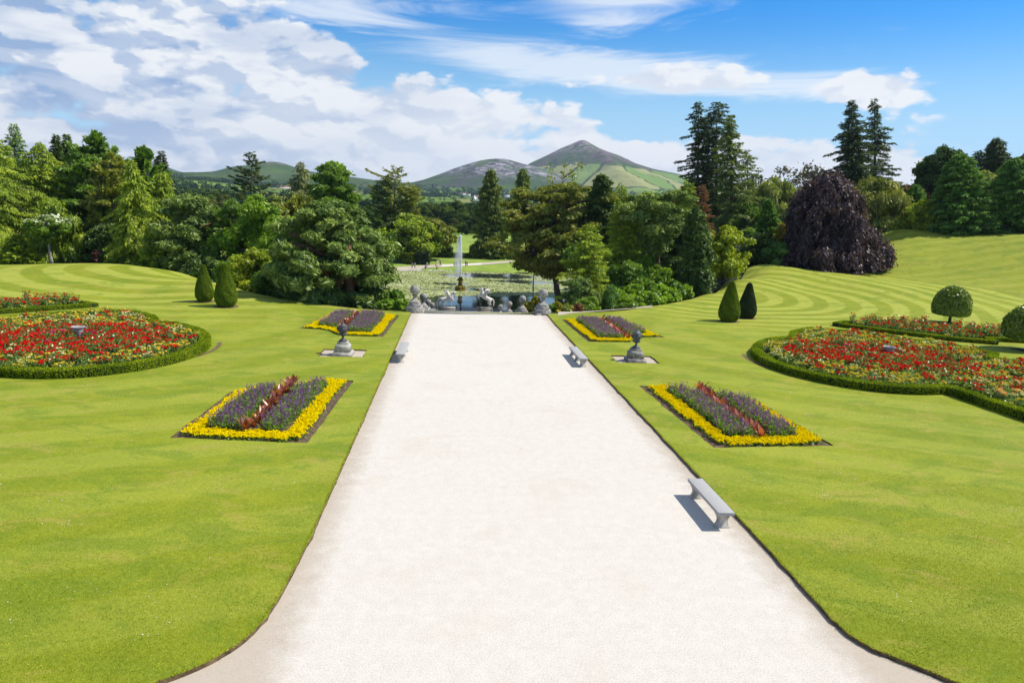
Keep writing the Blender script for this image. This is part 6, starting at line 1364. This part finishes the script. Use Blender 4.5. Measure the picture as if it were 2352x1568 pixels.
# ---- daisies in the near lawn
def daisies():
    g = G(); C = []
    for i in range(150):
        s = rng.choice([-1, 1]); C.append((s*rng.uniform(8.2, 24), rng.uniform(12.5, 40), rng.uniform(.15, .9)))
    P = np.concatenate([np.array([[c[0], c[1]]])+rng.normal(size=(rng.integers(3, 14), 2))*c[2] for c in C]+[np.column_stack([rng.choice([-1, 1], 500)*rng.uniform(7.6, 30, 500), rng.uniform(12, 66, 500)])])
    ok = inpoly(P, LAWN_OUT) & (np.abs(P[:, 0]) > 7.3) & ~((P[:, 1] < 15.5) & (np.abs(P[:, 0]) < 24-(P[:, 1]-9)*2.4))
    for _, b in bed_list: ok &= ~inpoly(P, b)
    P = P[ok]; z = terr(P[:, 0], P[:, 1])+.022; n = len(P); g.quads(leafq(np.column_stack([P, z]), np.tile([0, 0, 1.], (n, 1)), .030, 1.1, .2), np.clip(rng.normal(size=n)*.2+.8, 0, 1))
    tag(g.build('daisies', leafmat((.62, .62, .45), (.82, .82, .78), .1, 0)), 'tiny white daisies scattered through the mown lawns', 'daisies', kind='stuff')
daisies()
# ================================================================== CLOSE DETAIL
def near_grass():
    """short blades where the lawn is close enough to see them, and tufts hanging over the turf edges"""
    N = 520000; X = rng.uniform(6.8, 21, N)*rng.choice([-1, 1], N); Y = 11.0+15*rng.random(N)**1.35
    P = np.column_stack([X, Y]); pp = [(x, min(y, 71.9)) for x, y in path_poly]; ok = ~inpoly(P, pp); P = P[ok]
    fade = np.clip((26-P[:, 1])/9, .25, 1); P = P[rng.random(len(P)) < fade]
    k = np.column_stack([P, -SL*P[:, 1]])-CAM; x = 1176+FD*(k@VR)/(k@VF); y = 784-FD*(k@VU)/(k@VF); P = P[(x > -40) & (x < 2392) & (y < 1620)]
    e = np.array([q for q in dens(pp, .02) if q[1] < 70]); e = e[(np.abs(e[:, 0]) < 20)]; e = np.repeat(e, 2, 0)+rng.normal(size=(len(e)*2, 2))*.022; e[:, 0] += np.sign(e[:, 0])*.02
    n1 = len(P); P = np.concatenate([P, e]); n = len(P); z = terr(P[:, 0], P[:, 1]); hh = np.concatenate([rng.uniform(.012, .028, n1), rng.uniform(.02, .055, len(e))]); w = rng.uniform(.005, .010, n)*np.where(np.arange(n) < n1, 1, 1.3)
    a = rng.uniform(0, 6.28, n); d = np.column_stack([np.cos(a), np.sin(a), np.zeros(n)])*w[:, None]; t = np.column_stack([rng.normal(size=(n, 2))*.6, np.ones(n)])*hh[:, None]; B = np.column_stack([P, z])
    g = G(); v = np.stack([B-d, B+d, B+t], 1); blot = .5+.22*np.sin(P[:, 0]*1.7+np.sin(P[:, 1]*1.1)*2)*np.cos(P[:, 1]*1.3+P[:, 0]*.4); g.add(v.reshape(-1, 3), np.arange(3*n).reshape(n, 3), np.repeat(np.clip(blot+rng.normal(size=n)*.25, 0, 1), 3))
    tag(g.build('grass', leafmat((.15, .22, .006), (.58, .56, .06), .25, 0)), 'short green grass blades of the near lawn and its edges', 'grass', kind='stuff')
def stones():
    N = 110000; X = rng.uniform(-13, 13, N); Y = 11.5+26*rng.random(N)**1.7; P = np.column_stack([X, Y]); pp = [(x, min(y, 71.9)) for x, y in path_poly]; P = P[inpoly(P, pp)]
    # looser, darker grit gathers along the edges
    M = 26000; s = rng.choice([-1, 1], M); yy = 15+45*rng.random(M)**1.4; E = np.column_stack([s*(6.78-np.abs(rng.normal(size=M))*.35), yy]); P = np.concatenate([P, E]); n = len(P)
    r = rng.uniform(.003, .0085, n)*(1+.5*(P[:, 1] > 24)); z = terr(P[:, 0], P[:, 1])-.10; d = np.array([(1, 0, 0), (-.5, .87, 0), (-.5, -.87, 0), (0, 0, 1.1)]); a = rng.uniform(0, 6.28, n); c, s_ = np.cos(a), np.sin(a)
    v = np.stack([np.column_stack([q[0]*c-q[1]*s_, q[0]*s_+q[1]*c, np.full(n, q[2])])*r[:, None]+np.column_stack([P, z]) for q in d], 1); b = np.arange(n)[:, None]*4
    g = G(); g.add(v.reshape(-1, 3), np.concatenate([b+np.array([0, 1, 3]), b+np.array([1, 2, 3]), b+np.array([2, 0, 3])]), np.repeat(rng.random(n), 4))
    mt = leafmat((.17, .13, .09), (.70, .65, .57), 0., 0.); tag(g.build('loose_gravel', mt), 'loose pale gravel stones lying on the path', 'gravel', kind='stuff')
near_grass(); stones()
# ---- the air between here and the mountain
def haze():
    g = G(); g.box((0, 4350, 250), (9400, 9500, 0)); x0, x1, y0, y1, z0, z1 = -4300, 4300, -420, 8100, -62, 470
    g = G(); v = np.array([(x, y, z) for z in (z0, z1) for x, y in ((x0, y0), (x1, y0), (x1, y1), (x0, y1))], float); g.add(v, np.array([(3, 2, 1, 0), (4, 5, 6, 7), (0, 1, 5, 4), (1, 2, 6, 5), (2, 3, 7, 6), (3, 0, 4, 7)]))
    mt = bpy.data.materials.new('haze'); mt.use_nodes = True; q = NT(mt.node_tree); p = q.n('VolumePrincipled', inp={'Color': (.62, .78, 1., 1), 'Density': 5.0e-5, 'Anisotropy': .2}); o = q.n('OutputMaterial'); q.l(p.outputs[0], o.inputs['Volume'])
    tag(g.build('haze', mt), 'thin blue summer haze over the valley', 'haze', kind='stuff')
haze()
